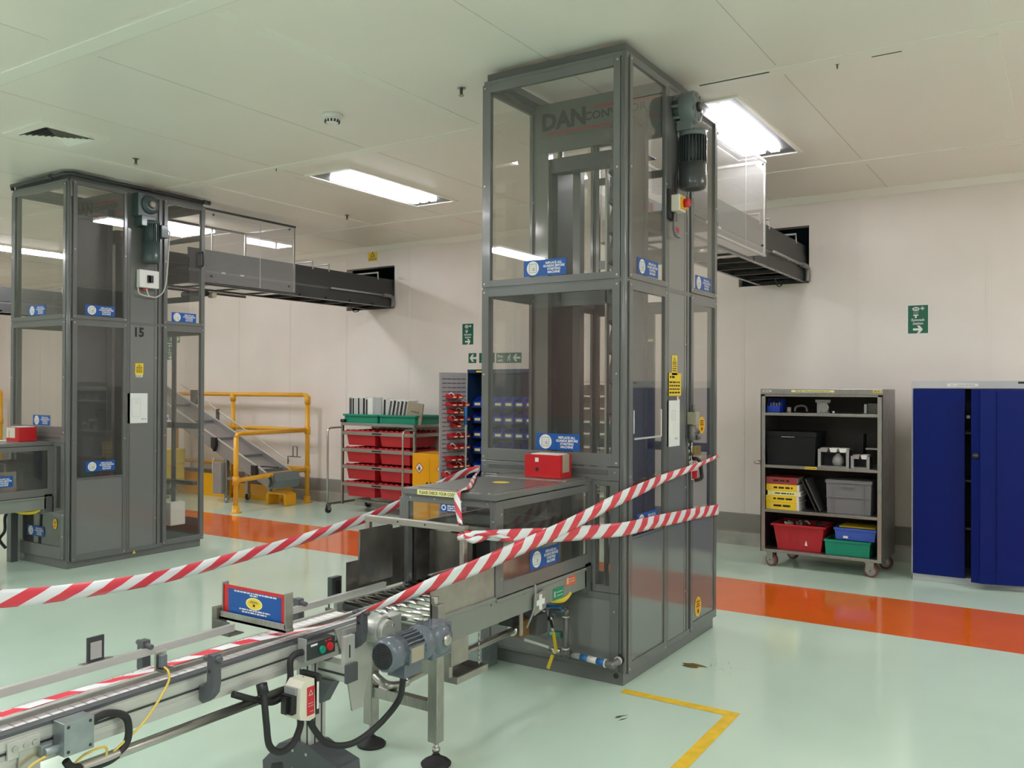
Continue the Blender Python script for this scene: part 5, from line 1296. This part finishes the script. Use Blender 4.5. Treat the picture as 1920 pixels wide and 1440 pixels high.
for q in ((-10.05, -9.55, iy0 + .03, iy0 + .06, .32, .36), (-10.0, -9.5, iy1 - .05, iy1 - .02, .30, .34)): ic(MB().box(*q, STEELB), 'leg_brace')
caster(IC, -9.99, iy0 + .045, .10, .042, CASTW, .7); caster(IC, -9.99, iy1 - .035, .10, .042, BLACK, .3); caster(IC, -9.525, iy1 - .035, .10, .042, BLACK, .3)
b = MB().box(-10.20, -10.02, iy0 - .03, iy0 + .10, .12, .56, INC); ic(b, 'control_box', 'grey control box under the slope', .008)
ic(MB().tube([(-10.21, iy0, .62), (-10.23, iy0 - .01, .55), (-10.21, iy0 - .02, .40)], .006, CABLEW, 8, 5), 'hanging_cable', None, 0)
b = MB().at(onF(-11.28, iy0 - .001, 1.16)); b.plate(-.035, .035, -.05, .05, WHITE); b.disc(0, -.01, .026, .026, .0013, BLUES); b.build('blue_label', IC, 'white label with a blue disc', world=True)
# yellow machinery around its foot
T = thing('kerb_guard', 'low yellow kerb guard plate on the floor behind the sloping conveyor', 'kerb guard', (-10.5, 8.55, 0))
MB().prism([(8.50, 0), (8.62, 0), (8.62, .20), (8.50, .06)], 'x', -11.4, -9.3, YELC).build('guard_plate', T, world=True)
MB().box(-11.6, -10.4, 8.42, 8.46, .0, .33, YELC).build('upright_plate', T, world=True)
one('wheel_stop', MB().prism([(-9.42, .0), (-9.40, .155), (-9.37, .175), (-9.06, .175), (-9.02, .155), (-9.02, 0), (-9.06, 0), (-9.06, .145), (-9.36, .145), (-9.36, 0)], 'y', 8.24, 8.44, YELC), 'bent yellow steel wheel stop under the end of the sloping conveyor', 'wheel stop', (-9.22, 8.34, 0), bevel=.01)
T = thing('floor_truck', 'dull yellow machine body seen through the left lift lower door', 'machine', (-11.6, 8.0, 0))
MB().box(-12.4, -11.27, 7.85, 8.3, .20, .46, YELM).box(-12.4, -11.25, 7.83, 8.3, .46, .48, YELM).box(-12.4, -11.25, 7.87, 8.3, .48, .69, YELM).build('machine_body', T, bevel=.012, world=True)
MB().cyl((-11.35, 7.87, .60), (-11.35, 7.81, .60), .05, BLACK, 18).cyl((-11.55, 7.85, .30), (-11.55, 7.81, .30), .035, BLACK, 14).build('knob', T, world=True)
for x in (-12.1, -11.45): MB().cyl((x, 7.95, .05), (x, 8.2, .05), .05, BLACK, 16).box(x - .03, x + .03, 8.0, 8.15, .05, .21, STEELD).build('wheel', T, world=True)
MB().tube([(-11.2, 7.82, .16), (-11.05, 7.78, .08), (-10.95, 7.8, .03), (-11.1, 7.76, .02), (-11.22, 7.78, .05), (-11.1, 7.82, .10)], .012, STEELD, 8, 5).build('pull_ring', T, world=True)

# ---------------------------------------------------------------- trolley of red trays
RT = thing('tray_trolley', 'stainless tray trolley holding red trays left of the yellow cabinet', 'trolley', (-7.42, 8.23, 0), -.035)
def rt(mb, name, label=None, bevel=.002): return mb.build(name, RT, label, bevel)
hw, dp = .64, .64
FY = .06
for xx in (-hw, hw - .03):
    for yy in (FY, FY + dp - .09):
        rt(MB().box(xx, xx + .03, yy, yy + .03, .10, 1.16, STEELB), 'upright')
rt(MB().ring('Z', (-hw, hw, FY, FY + dp - .06), (-hw + .03, hw - .03, FY + .03, FY + dp - .09), 1.13, 1.165, STEELB).box(-hw + .03, hw - .03, FY + .03, FY + dp - .09, 1.14, 1.146, STEELB), 'top_shelf')
LV = [1.035, .815, .595, .37]
for z in LV:
    rt(MB().box(-hw + .03, hw - .03, FY, FY + .012, z - .025, z + .018, STEELB).box(-hw, -hw + .012, FY, FY + dp - .06, z - .02, z + .02, STEELB).box(hw - .012, hw, FY, FY + dp - .06, z - .025, z + .018, STEELB).box(-.075, .075, FY - .01, FY + .001, z - .012, z + .006, BLACK), 'tray_runner')
for xx in (-hw - .02, hw + .0):
    rt(MB().tube([(xx, FY + .02, 1.10), (xx, FY - .16, 1.10), (xx, FY - .20, 1.085), (xx, FY - .215, 1.05), (xx, FY - .215, .10)], .013, STEEL, 12), 'push_handle', None, 0)
    rt(MB().bar((xx, FY - .215, .12), (xx, FY + dp - .07, .12), .03, .03, STEELB), 'base_bar')
    for yy in (FY - .2, FY + dp - .12):
        m_ = MB().cyl((xx - .014, yy, .045), (xx + .014, yy, .045), .045, BLACK, 18).box(xx - .024, xx - .017, yy - .025, yy + .025, .04, .11, STEEL).box(xx + .017, xx + .024, yy - .025, yy + .025, .04, .11, STEEL)
        rt(m_, 'caster', None, 0)
rt(MB().box(-hw, hw, FY + .25, FY + .29, .105, .135, STEELB), 'base_bar')
Mrt = Matrix.Translation(RT.location) @ Matrix.Rotation(RT.rotation_euler.z, 4, 'Z')
def red_tray(lx, z, label):
    T = thing('red_tray', label, 'tray', tuple(Mrt @ Vector((lx, FY + .27, z - .125))), -.035, 'red trays on the tray trolley')
    w2, d2 = .265, .245
    m_ = MB(); t = .006
    o0 = (-w2 + .03, w2 - .03, -d2 + .02, d2 - .02, 0); o1 = (-w2 + .012, w2 - .012, -d2, d2, .155)
    C4 = lambda q: [(q[0], q[2], q[4]), (q[1], q[2], q[4]), (q[1], q[3], q[4]), (q[0], q[3], q[4])]
    i0 = (o0[0] + t, o0[1] - t, o0[2] + t, o0[3] - t, t); i1 = (o1[0] + t, o1[1] - t, o1[2] + t, o1[3] - t, .155)
    f = [(0, 3, 2, 1), (8, 9, 10, 11)]
    for k in range(4):
        n = (k + 1) % 4; f += [(k, n, 4 + n, 4 + k), (8 + n, 8 + k, 12 + k, 12 + n), (4 + k, 4 + n, 12 + n, 12 + k)]
    m_.add(C4(o0) + C4(o1) + C4(i0) + C4(i1), f, RED).build('tray_body', T)
    m_ = MB().ring('Z', (-w2, w2, -d2 - .012, d2 + .012), (-w2 + .02, w2 - .02, -d2 + .008, d2 - .008), .135, .19, RED)
    n = 6
    for i in range(n):   # scalloped top edge
        xx = -w2 + .04 + (2 * w2 - .08) * i / (n - 1)
        m_.prism([(xx - .03, .19), (xx - .018, .203), (xx + .018, .203), (xx + .03, .19)], 'y', -d2 - .012, -d2 + .004, RED)
        m_.prism([(xx - .03, .19), (xx - .018, .203), (xx + .018, .203), (xx + .03, .19)], 'y', d2 - .004, d2 + .012, RED)
    m_.ring('Z', (-w2 - .006, w2 + .006, -d2 - .018, d2 + .018), (-w2, w2, -d2 - .012, d2 + .012), .135, .15, RED)
    m_.build('rim', T)
for i, z in enumerate(LV):
    for s, lx in (('left', -.305), ('right', .285)):
        red_tray(lx, z - .035, 'red tray, %s of the two on the %s level from the top' % (s, ORD[i]))
def green_tray(lx, label, gname):
    T = thing('green_tray', label, 'tray', tuple(Mrt @ Vector((lx, FY + .27, 1.1655))), -.035, 'green trays on the tray trolley')
    w2, d2 = .315, .25
    MB().box(-w2 + .02, w2 - .02, -d2 + .02, d2 - .02, 0, .008, GREENT).ring('Z', (-w2 + .02, w2 - .02, -d2 + .02, d2 - .02), (-w2 + .028, w2 - .028, -d2 + .028, d2 - .028), .008, .10, GREENT).build('tray_body', T)
    MB().ring('Z', (-w2, w2, -d2, d2), (-w2 + .026, w2 - .026, -d2 + .026, d2 - .026), .088, .112, GREENT).box(-w2 + .02, -w2 + .05, -d2 + .012, -d2 + .022, 0, .09, GREENT).box(w2 - .05, w2 - .02, -d2 + .012, -d2 + .022, 0, .09, GREENT).build('rim', T, bevel=.003)
green_tray(-.315, 'green tray on the trolley top at left, with upright booklets', '')
green_tray(.32, 'green tray on the trolley top at right, with leaning booklets', '')
def booklet(lx, w, lean, hgt, cov, spine, label, mats):
    T = thing('booklet', label, 'booklet', tuple(Mrt @ Vector((lx, FY + .06, 1.1745))), -.035, 'booklets standing in the green trays')
    R = Matrix.Rotation(lean, 4, 'Y')
    def q(m_): m_.M = R; return m_
    q(MB()).box(0, w, .0, .19, 0, hgt, cov).build('cover', T)
    q(MB()).box(w * .12, w * .88, -.001, .0, .02, hgt - .015, spine).build('spine_strip', T)
rr = random.Random(5)
xs = -.555
wl = [.055, .035, .05, .035, .04, .05, .035, .08]
for i, w_ in enumerate(wl):
    booklet(xs, w_, 0., .32 + rr.uniform(-.01, .008), PAPER if i % 2 or i == 7 else PAPERG if i == 0 else PAPER, [INKG, INK, PAPERG, INK, PAPERG, INK, INK, PAPER][i], '%s booklet from the left in the left green tray' % ORD[i], None); xs += w_ + .006
one('plastic_sleeve', MB().at(Mrt).box(-.115, .0, FY + .08, FY + .10, 1.175, 1.495, PAPERG), 'pale plastic sleeve standing right of the booklets in the left green tray', 'sleeve', tuple(Mrt @ Vector((-.07, FY + .09, 1.175))))
xs = .05
for i in range(6):
    booklet(xs, .046, .20 if i else .03, .305 + rr.uniform(-.008, .008), PAPER, INKG if i % 2 else INK, '%s booklet from the left in the right green tray' % ORD[i], None); xs += .064
T = thing('booklet', 'beige covered booklet leaning at the right end of the right green tray', 'booklet', tuple(Mrt @ Vector((.44, FY + .05, 1.1745))), -.035, 'booklets standing in the green trays')
m_ = MB(); m_.M = Matrix.Rotation(.16, 4, 'Y') @ Matrix.Rotation(.25, 4, 'Z'); m_.box(0, .21, 0, .03, 0, .28, BEIGE); m_.build('cover', T)
m_ = MB(); m_.M = Matrix.Rotation(.16, 4, 'Y') @ Matrix.Rotation(.25, 4, 'Z') @ onF(.12, -.0005, .16); m_.scribble(-.06, .05, 0, .012, INKG, .0006, 3); m_.build('title', T)
one('clip_bag', MB().at(Mrt).box(-.66, -.58, FY + .0, FY + .06, 1.166, 1.21, BLACK), 'small black case on the left end of the tray trolley top', 'case', tuple(Mrt @ Vector((-.62, FY + .03, 1.166))), bevel=.01)

# ---------------------------------------------------------------- yellow flammables cabinet
FC = thing('flammables_cabinet', 'low yellow cabinet with flame diamonds right of the tray trolley', 'cabinet', (-6.36, 8.3, 0))
fx0, fx1, fy = -6.685, -6.13, 8.09
MB().box(fx0, fx1, fy + .02, 8.52, .0, .835, YELC).build('cabinet_body', FC, bevel=.006, world=True)
for a, c in ((fx0 + .02, -6.410), (-6.405, fx1 - .02)):
    D = MB().box(a, c, fy, fy + .02, .03, .79, YELC).build('door', FC, bevel=.004, world=True)
    b = MB().at(onF(a + (.105 if a < -6.5 else .165), fy - .0005, .665)); s = .068
    b.poly([(0, -s), (s, 0), (0, s), (-s, 0)], .0006, REDD); s = .056
    b.poly([(0, -s), (s, 0), (0, s), (-s, 0)], .0010, WHITE)
    b.poly([(-.018, -.012), (-.010, -.022), (.010, -.022), (.018, -.010), (.012, .006), (.006, .002), (.004, .022), (-.008, .030), (-.006, .008), (-.014, .002)][::-1][::-1], .0014, INK); b.rect(-.018, .018, -.032, -.027, .0014, INK)
    b.build('flame_sign', D, 'white diamond with a black flame', world=True)
    MB().box(c - .03 if a < -6.5 else a + .02, c - .02 if a < -6.5 else a + .03, fy - .02, fy, .40, .50, BLACK).build('handle', D, world=True)

# ---------------------------------------------------------------- tool cupboard with louvred door and bins
TC = thing('tool_cupboard', 'navy cupboard standing open with a louvred grey door left of the near lift', 'cupboard', (-5.55, 8.55, 0))
kx0, kx1, ky0, ky1 = -6.01, -5.10, 8.30, 8.72
MB().box(kx0, kx1, ky0, ky1, 1.80, 1.84, BLUEN).box(kx0, kx1, ky0, ky1, 0, .06, BLUEN).box(kx0, kx0 + .012, ky0, ky1, .06, 1.80, BLUEN).box(kx1 - .012, kx1, ky0, ky1, .06, 1.80, BLUEN).box(kx0, kx1, ky1 - .012, ky1, .06, 1.80, LOUV).box(kx0 + .012, kx1 - .012, ky1 - .02, ky1 - .012, 1.30, 1.80, BLUEN).box(-5.88, -5.70, ky0 - .001, ky0, 1.805, 1.825, YELM).build('cupboard_body', TC, world=True)
H0 = Vector((kx0, ky0 - .01, 0)); E0 = Vector((-6.105, 7.90, 0))
dd = (E0 - H0); dl = dd.length; dd.normalize()
Md = place((E0.x, E0.y, 0), tuple(-dd), (0, 0, 1))    # local x runs from the free edge to the hinge, z out of the bin face
b = MB().at(Md).box(0, dl, .06, 1.80, -.02, 0, LOUV)
D = b.build('door', TC, 'grey louvred door', world=True)
b = MB().at(Md)
zz = .12
while zz < 1.76:
    for i in range(5):
        u = .03 + i * .072
        b.add([(u, zz, .0005), (u + .06, zz, .0005), (u + .06, zz + .012, .006), (u, zz + .012, .006), (u, zz + .013, .0004), (u + .06, zz + .013, .0004)], [(0, 1, 2, 3), (3, 2, 5, 4)], GREYBOX)
    zz += .05
b.build('louvre_slots', D, world=True)
RZ = [1.50, 1.41, 1.325, 1.24, 1.165, 1.045, .915, .78, .70, .60]
BN = [(.08, .17), (.08, .17, .27), (.10, .19), (.10, .19, .28), (.15,), (.10, .19, .28), (.10, .19, .28), (.07, .16, .25), (.10, .19, .28), (.02, .17, .26)]
def bin_mesh(b, w, d, h, mt):
    b.prism([(0, 0), (0, h), (d * .35, h), (d, h * .55), (d, 0)], 'x', 0, .003, mt) if False else None
    for a in (0, w - .003):
        b.add([(a, 0, 0), (a, h, 0), (a, h, d * .35), (a, h * .55, d), (a, 0, d), (a + .003, 0, 0), (a + .003, h, 0), (a + .003, h, d * .35), (a + .003, h * .55, d), (a + .003, 0, d)],
              [(0, 1, 2, 3, 4), (9, 8, 7, 6, 5), (0, 5, 6, 1), (1, 6, 7, 2), (2, 7, 8, 3), (3, 8, 9, 4), (4, 9, 5, 0)], mt)
    b.box(0, w, 0, .003, 0, d, mt).box(0, w, 0, h, 0, .003, mt).box(0, w, 0, h * .55, d - .003, d, mt).box(w * .2, w * .8, h * .15, h * .4, d, d + .001, YELP)
for i, (zz, us) in enumerate(zip(RZ, BN)):
    for j, u in enumerate(us):
        T = thing('parts_bin', 'red parts bin on the louvred door, %s row down, %s from the near edge' % (ORD[i], ORD[j]), 'parts bin', tuple(Md @ Vector((u, zz, 0))), 0, 'red parts bins on the louvred door')
        b = MB().at(Md @ Matrix.Translation((u, zz, .001)))
        bin_mesh(b, .082, .115, .052, RED); b.build('bin_body', T, world=True)
        if (i + j) % 3 == 0:
            c = MB().at(Md @ Matrix.Translation((u, zz, .001))); c.tube([(.01, .02, .03), (.035, .065, .05), (.07, .03, .08)], .006, CABLEW if i % 2 else PAPER, 6, 4); c.build('bin_contents', T, world=True)
for i, zz in enumerate((1.40, 1.22, 1.04, .86, .66, .46)):
    MB().box(kx0 + .012, kx1 - .012, ky0 + .06, ky1 - .02, zz - .012, zz, BLUEN).build('shelf', TC, world=True)
    for j in range(6):
        T = thing('parts_bin', 'blue parts bin inside the navy cupboard, %s shelf down, %s from left' % (ORD[i], ORD[j]), 'parts bin', (kx0 + .03 + j * .146, ky0 + .22, zz), 0, 'blue parts bins in the navy cupboard')
        b = MB().at(place((kx0 + .03 + j * .146, ky0 + .24, zz), (1, 0, 0), (0, 0, 1))); bin_mesh(b, .135, .17, .12, BLUEP); b.build('bin_body', T, world=True)
one('broom', MB().cyl((-5.90, 8.12, .0), (-5.905, 8.13, 1.20), .011, CASTW, 10).cyl((-5.905, 8.13, 1.20), (-5.905, 8.13, 1.40), .017, PIPEB, 12).box(-6.0, -5.80, 8.09, 8.15, 0, .05, PIPEB),
    'broom with white pole and blue grip leaning by the navy cupboard', 'broom', (-5.9, 8.12, 0))

# pale open shelving seen through the near lift
SV = thing('open_shelving', 'pale open shelving against the wall, seen through the near lift', 'shelving', (-4.45, 8.7, 0))
for xx in (-4.86, -4.17):
    MB().box(xx, xx + .03, 8.50, 8.86, 0, 1.70, SHELFC).build('side_panel', SV, world=True)
MB().box(-4.86, -4.14, 8.85, 8.87, 0, 1.70, SHELFC).build('back_panel', SV, world=True)
for zz in (.15, .45, .72, .98, 1.13, 1.26, 1.41, 1.545, 1.68):
    MB().box(-4.83, -4.17, 8.49, 8.85, zz - .018, zz, WHITE).build('shelf', SV, world=True)

# ---------------------------------------------------------------- wall signs
def arrow(b, cx, cy, s, right=True):
    g = 1 if right else -1
    b.poly([(cx + g * x * s, cy + y * s) for x, y in [(-.5, -.12), (.1, -.12), (-.1, -.42), (.16, -.42), (.5, 0), (.16, .42), (-.1, .42), (.1, .12), (-.5, .12)]][::g], .0016, WHITE)
def wsign(mb, name, x, z, label):
    o = mb.build(name); o.location = (x, YB - .0005, z); return tag(o, label, 'sign', 'green safety signs on the wall')
SM = place((0, 0, 0), (1, 0, 0), (0, 0, 1))
def eyewash(x, z, label, right=True, down=False, s=1.):
    b = MB().at(SM @ Matrix.Scale(s, 4)); b.plate(-.095, .095, -.142, .142, WHITE); b.box(-.086, .086, -.132, .132, .001, .0013, GREENS)
    b.disc(-.018, .098, .031, .018, .0016, WHITE); b.disc(-.018, .098, .020, .009, .0018, GREENS); b.disc(-.018, .098, .009, .009, .002, WHITE, 14); b.disc(-.018, .099, .005, .005, .0022, INK, 10)
    for i in range(6): b.poly([(-.040 + i * .0088, .078), (-.0375 + i * .0088, .078), (-.0345 + i * .0066, .046), (-.0365 + i * .0066, .046)][::-1], .0016, PAPERG)
    b.rect(-.041, .004, .034, .044, .0016, WHITE).rect(-.026, -.011, .012, .034, .0016, WHITE)
    b.rect(.033, .043, .085, .118, .0016, WHITE).rect(.021, .055, .096, .107, .0016, WHITE)
    b.text('Eyewash', 0, -.016, .033, WHITE, .0016); b.text('station', 0, -.049, .033, WHITE, .0016)
    arrow(b, .0, -.095, .085, True)
    return wsign(b, 'eyewash_sign', x, z, label)
eyewash(-1.229, 2.285, 'green Eyewash station sign on the wall above the trolley')
eyewash(-6.451, 2.305, 'green Eyewash station sign on the wall left of the near lift')
eyewash(-12.5, 2.20, 'green Eyewash station sign seen through the left lift')
def runner(b, cx, cy, s):
    b.disc(cx + .12 * s, cy + .36 * s, .09 * s, .09 * s, .0018, WHITE, 12)
    for p in ([(-.02, .25), (.10, .25), (.02, -.05), (-.12, -.02)], [(-.02, .22), (-.28, .12), (-.26, .05), (0, .14)], [(.06, .2), (.28, .05), (.25, 0), (.06, .1)], [(-.10, 0), (-.02, -.04), (-.22, -.40), (-.34, -.38)], [(-.08, 0), (.04, -.02), (.20, -.20), (.12, -.42), (.04, -.40), (.08, -.22)]):
        b.poly([(cx + x * s, cy + y * s) for x, y in p], .0018, WHITE)
def exit_sign(x, z, label, arr, w=.40):
    b = MB().at(SM); h = .0625; b.plate(-w / 2, w / 2, -h, h, GREENS)
    if arr == 'left':
        arrow(b, -w / 2 + .075, 0, .11, False); b.rect(-w / 2 + .158, -w / 2 + .164, -h, h, .0015, WHITE); runner(b, -w / 2 + .235, 0, .10); b.text('Fire', w / 2 - .06, .005, .05, WHITE); b.text('exit', w / 2 - .06, -.045, .05, WHITE)
    else:
        b.text('Fire', -w / 2 + .06, .005, .05, WHITE); b.text('exit', -w / 2 + .06, -.045, .05, WHITE); runner(b, -w / 2 + .19, 0, .10); arrow(b, w / 2 - .07, 0, .11, arr == 'right')
    return wsign(b, 'exit_sign', x, z, label)
exit_sign(-6.24, 2.0, 'green left-arrow Fire exit sign above the navy cupboard', 'left', .40)
exit_sign(-5.83, 1.995, 'green Fire exit sign seen through the near lift front', 'r2' if False else 'rl', .37)
exit_sign(-12.46, 2.408, 'green right-arrow Fire exit sign seen through the left lift', 'right', .42)
b = MB().at(SM); b.plate(-.085, .085, -.065, .055, YELS); b.poly([(-.05, -.01), (.05, -.01), (0, .075)], .0014, YELC); b.poly([(-.04, 0), (.04, 0), (0, .06)], .0016, INK); b.poly([(-.026, .006), (.026, .006), (0, .046)], .0018, YELS)
for i in range(3): b.scribble(-.07, .07, -.025 - i * .014, .008, INKG, .0014, i)
o = b.build('warning_sign'); o.location = (-8.067, YB - .0005, 3.42); tag(o, 'yellow triangle warning sign on the wall above the left opening', 'sign')
b = MB().at(onX(-13.115, 7.55, 2.745)); b.plate(-.14, .14, -.04, .04, YELS); b.poly([(-.12, -.03), (-.05, -.03), (-.085, .03)], .0014, INK)
o = b.build('warning_sign'); tag(o, 'yellow label on the dark overhead beam past the left lift', 'sign')

# ---------------------------------------------------------------- camera, world, view
cam = bpy.data.cameras.new('camera'); co = bpy.data.objects.new('camera', cam); COL.objects.link(co)
cam.sensor_fit = 'HORIZONTAL'; cam.sensor_width = 36.0; cam.lens = 1623.994 / 1920 * 36.0
yaw, pitch, roll = .5752, .0050, .0040
fw = Vector((-math.sin(yaw) * math.cos(pitch), math.cos(yaw) * math.cos(pitch), math.sin(pitch)))
r0 = Vector((math.cos(yaw), math.sin(yaw), 0)); u0 = r0.cross(fw)
rt_ = r0 * math.cos(roll) + u0 * math.sin(roll); up_ = u0 * math.cos(roll) - r0 * math.sin(roll)
co.matrix_world = Matrix(((rt_.x, up_.x, -fw.x, 0), (rt_.y, up_.y, -fw.y, 0), (rt_.z, up_.z, -fw.z, 1.62), (0, 0, 0, 1)))
cam.clip_start = .05
SC.camera = co
wd = bpy.data.worlds.new('world'); SC.world = wd; wd.use_nodes = True
wd.node_tree.nodes['Background'].inputs[0].default_value = (.5, .5, .5, 1); wd.node_tree.nodes['Background'].inputs[1].default_value = .02
SC.view_settings.view_transform = 'Standard'; SC.view_settings.look = 'None'
SC.view_settings.exposure = 0.0; SC.view_settings.gamma = 1.0
SC.cycles.use_denoising = True
SC.cycles.max_bounces = 8; SC.cycles.diffuse_bounces = 5; SC.cycles.glossy_bounces = 4; SC.cycles.transparent_max_bounces = 20; SC.cycles.transmission_bounces = 4
SC.cycles.sample_clamp_indirect = 6.0
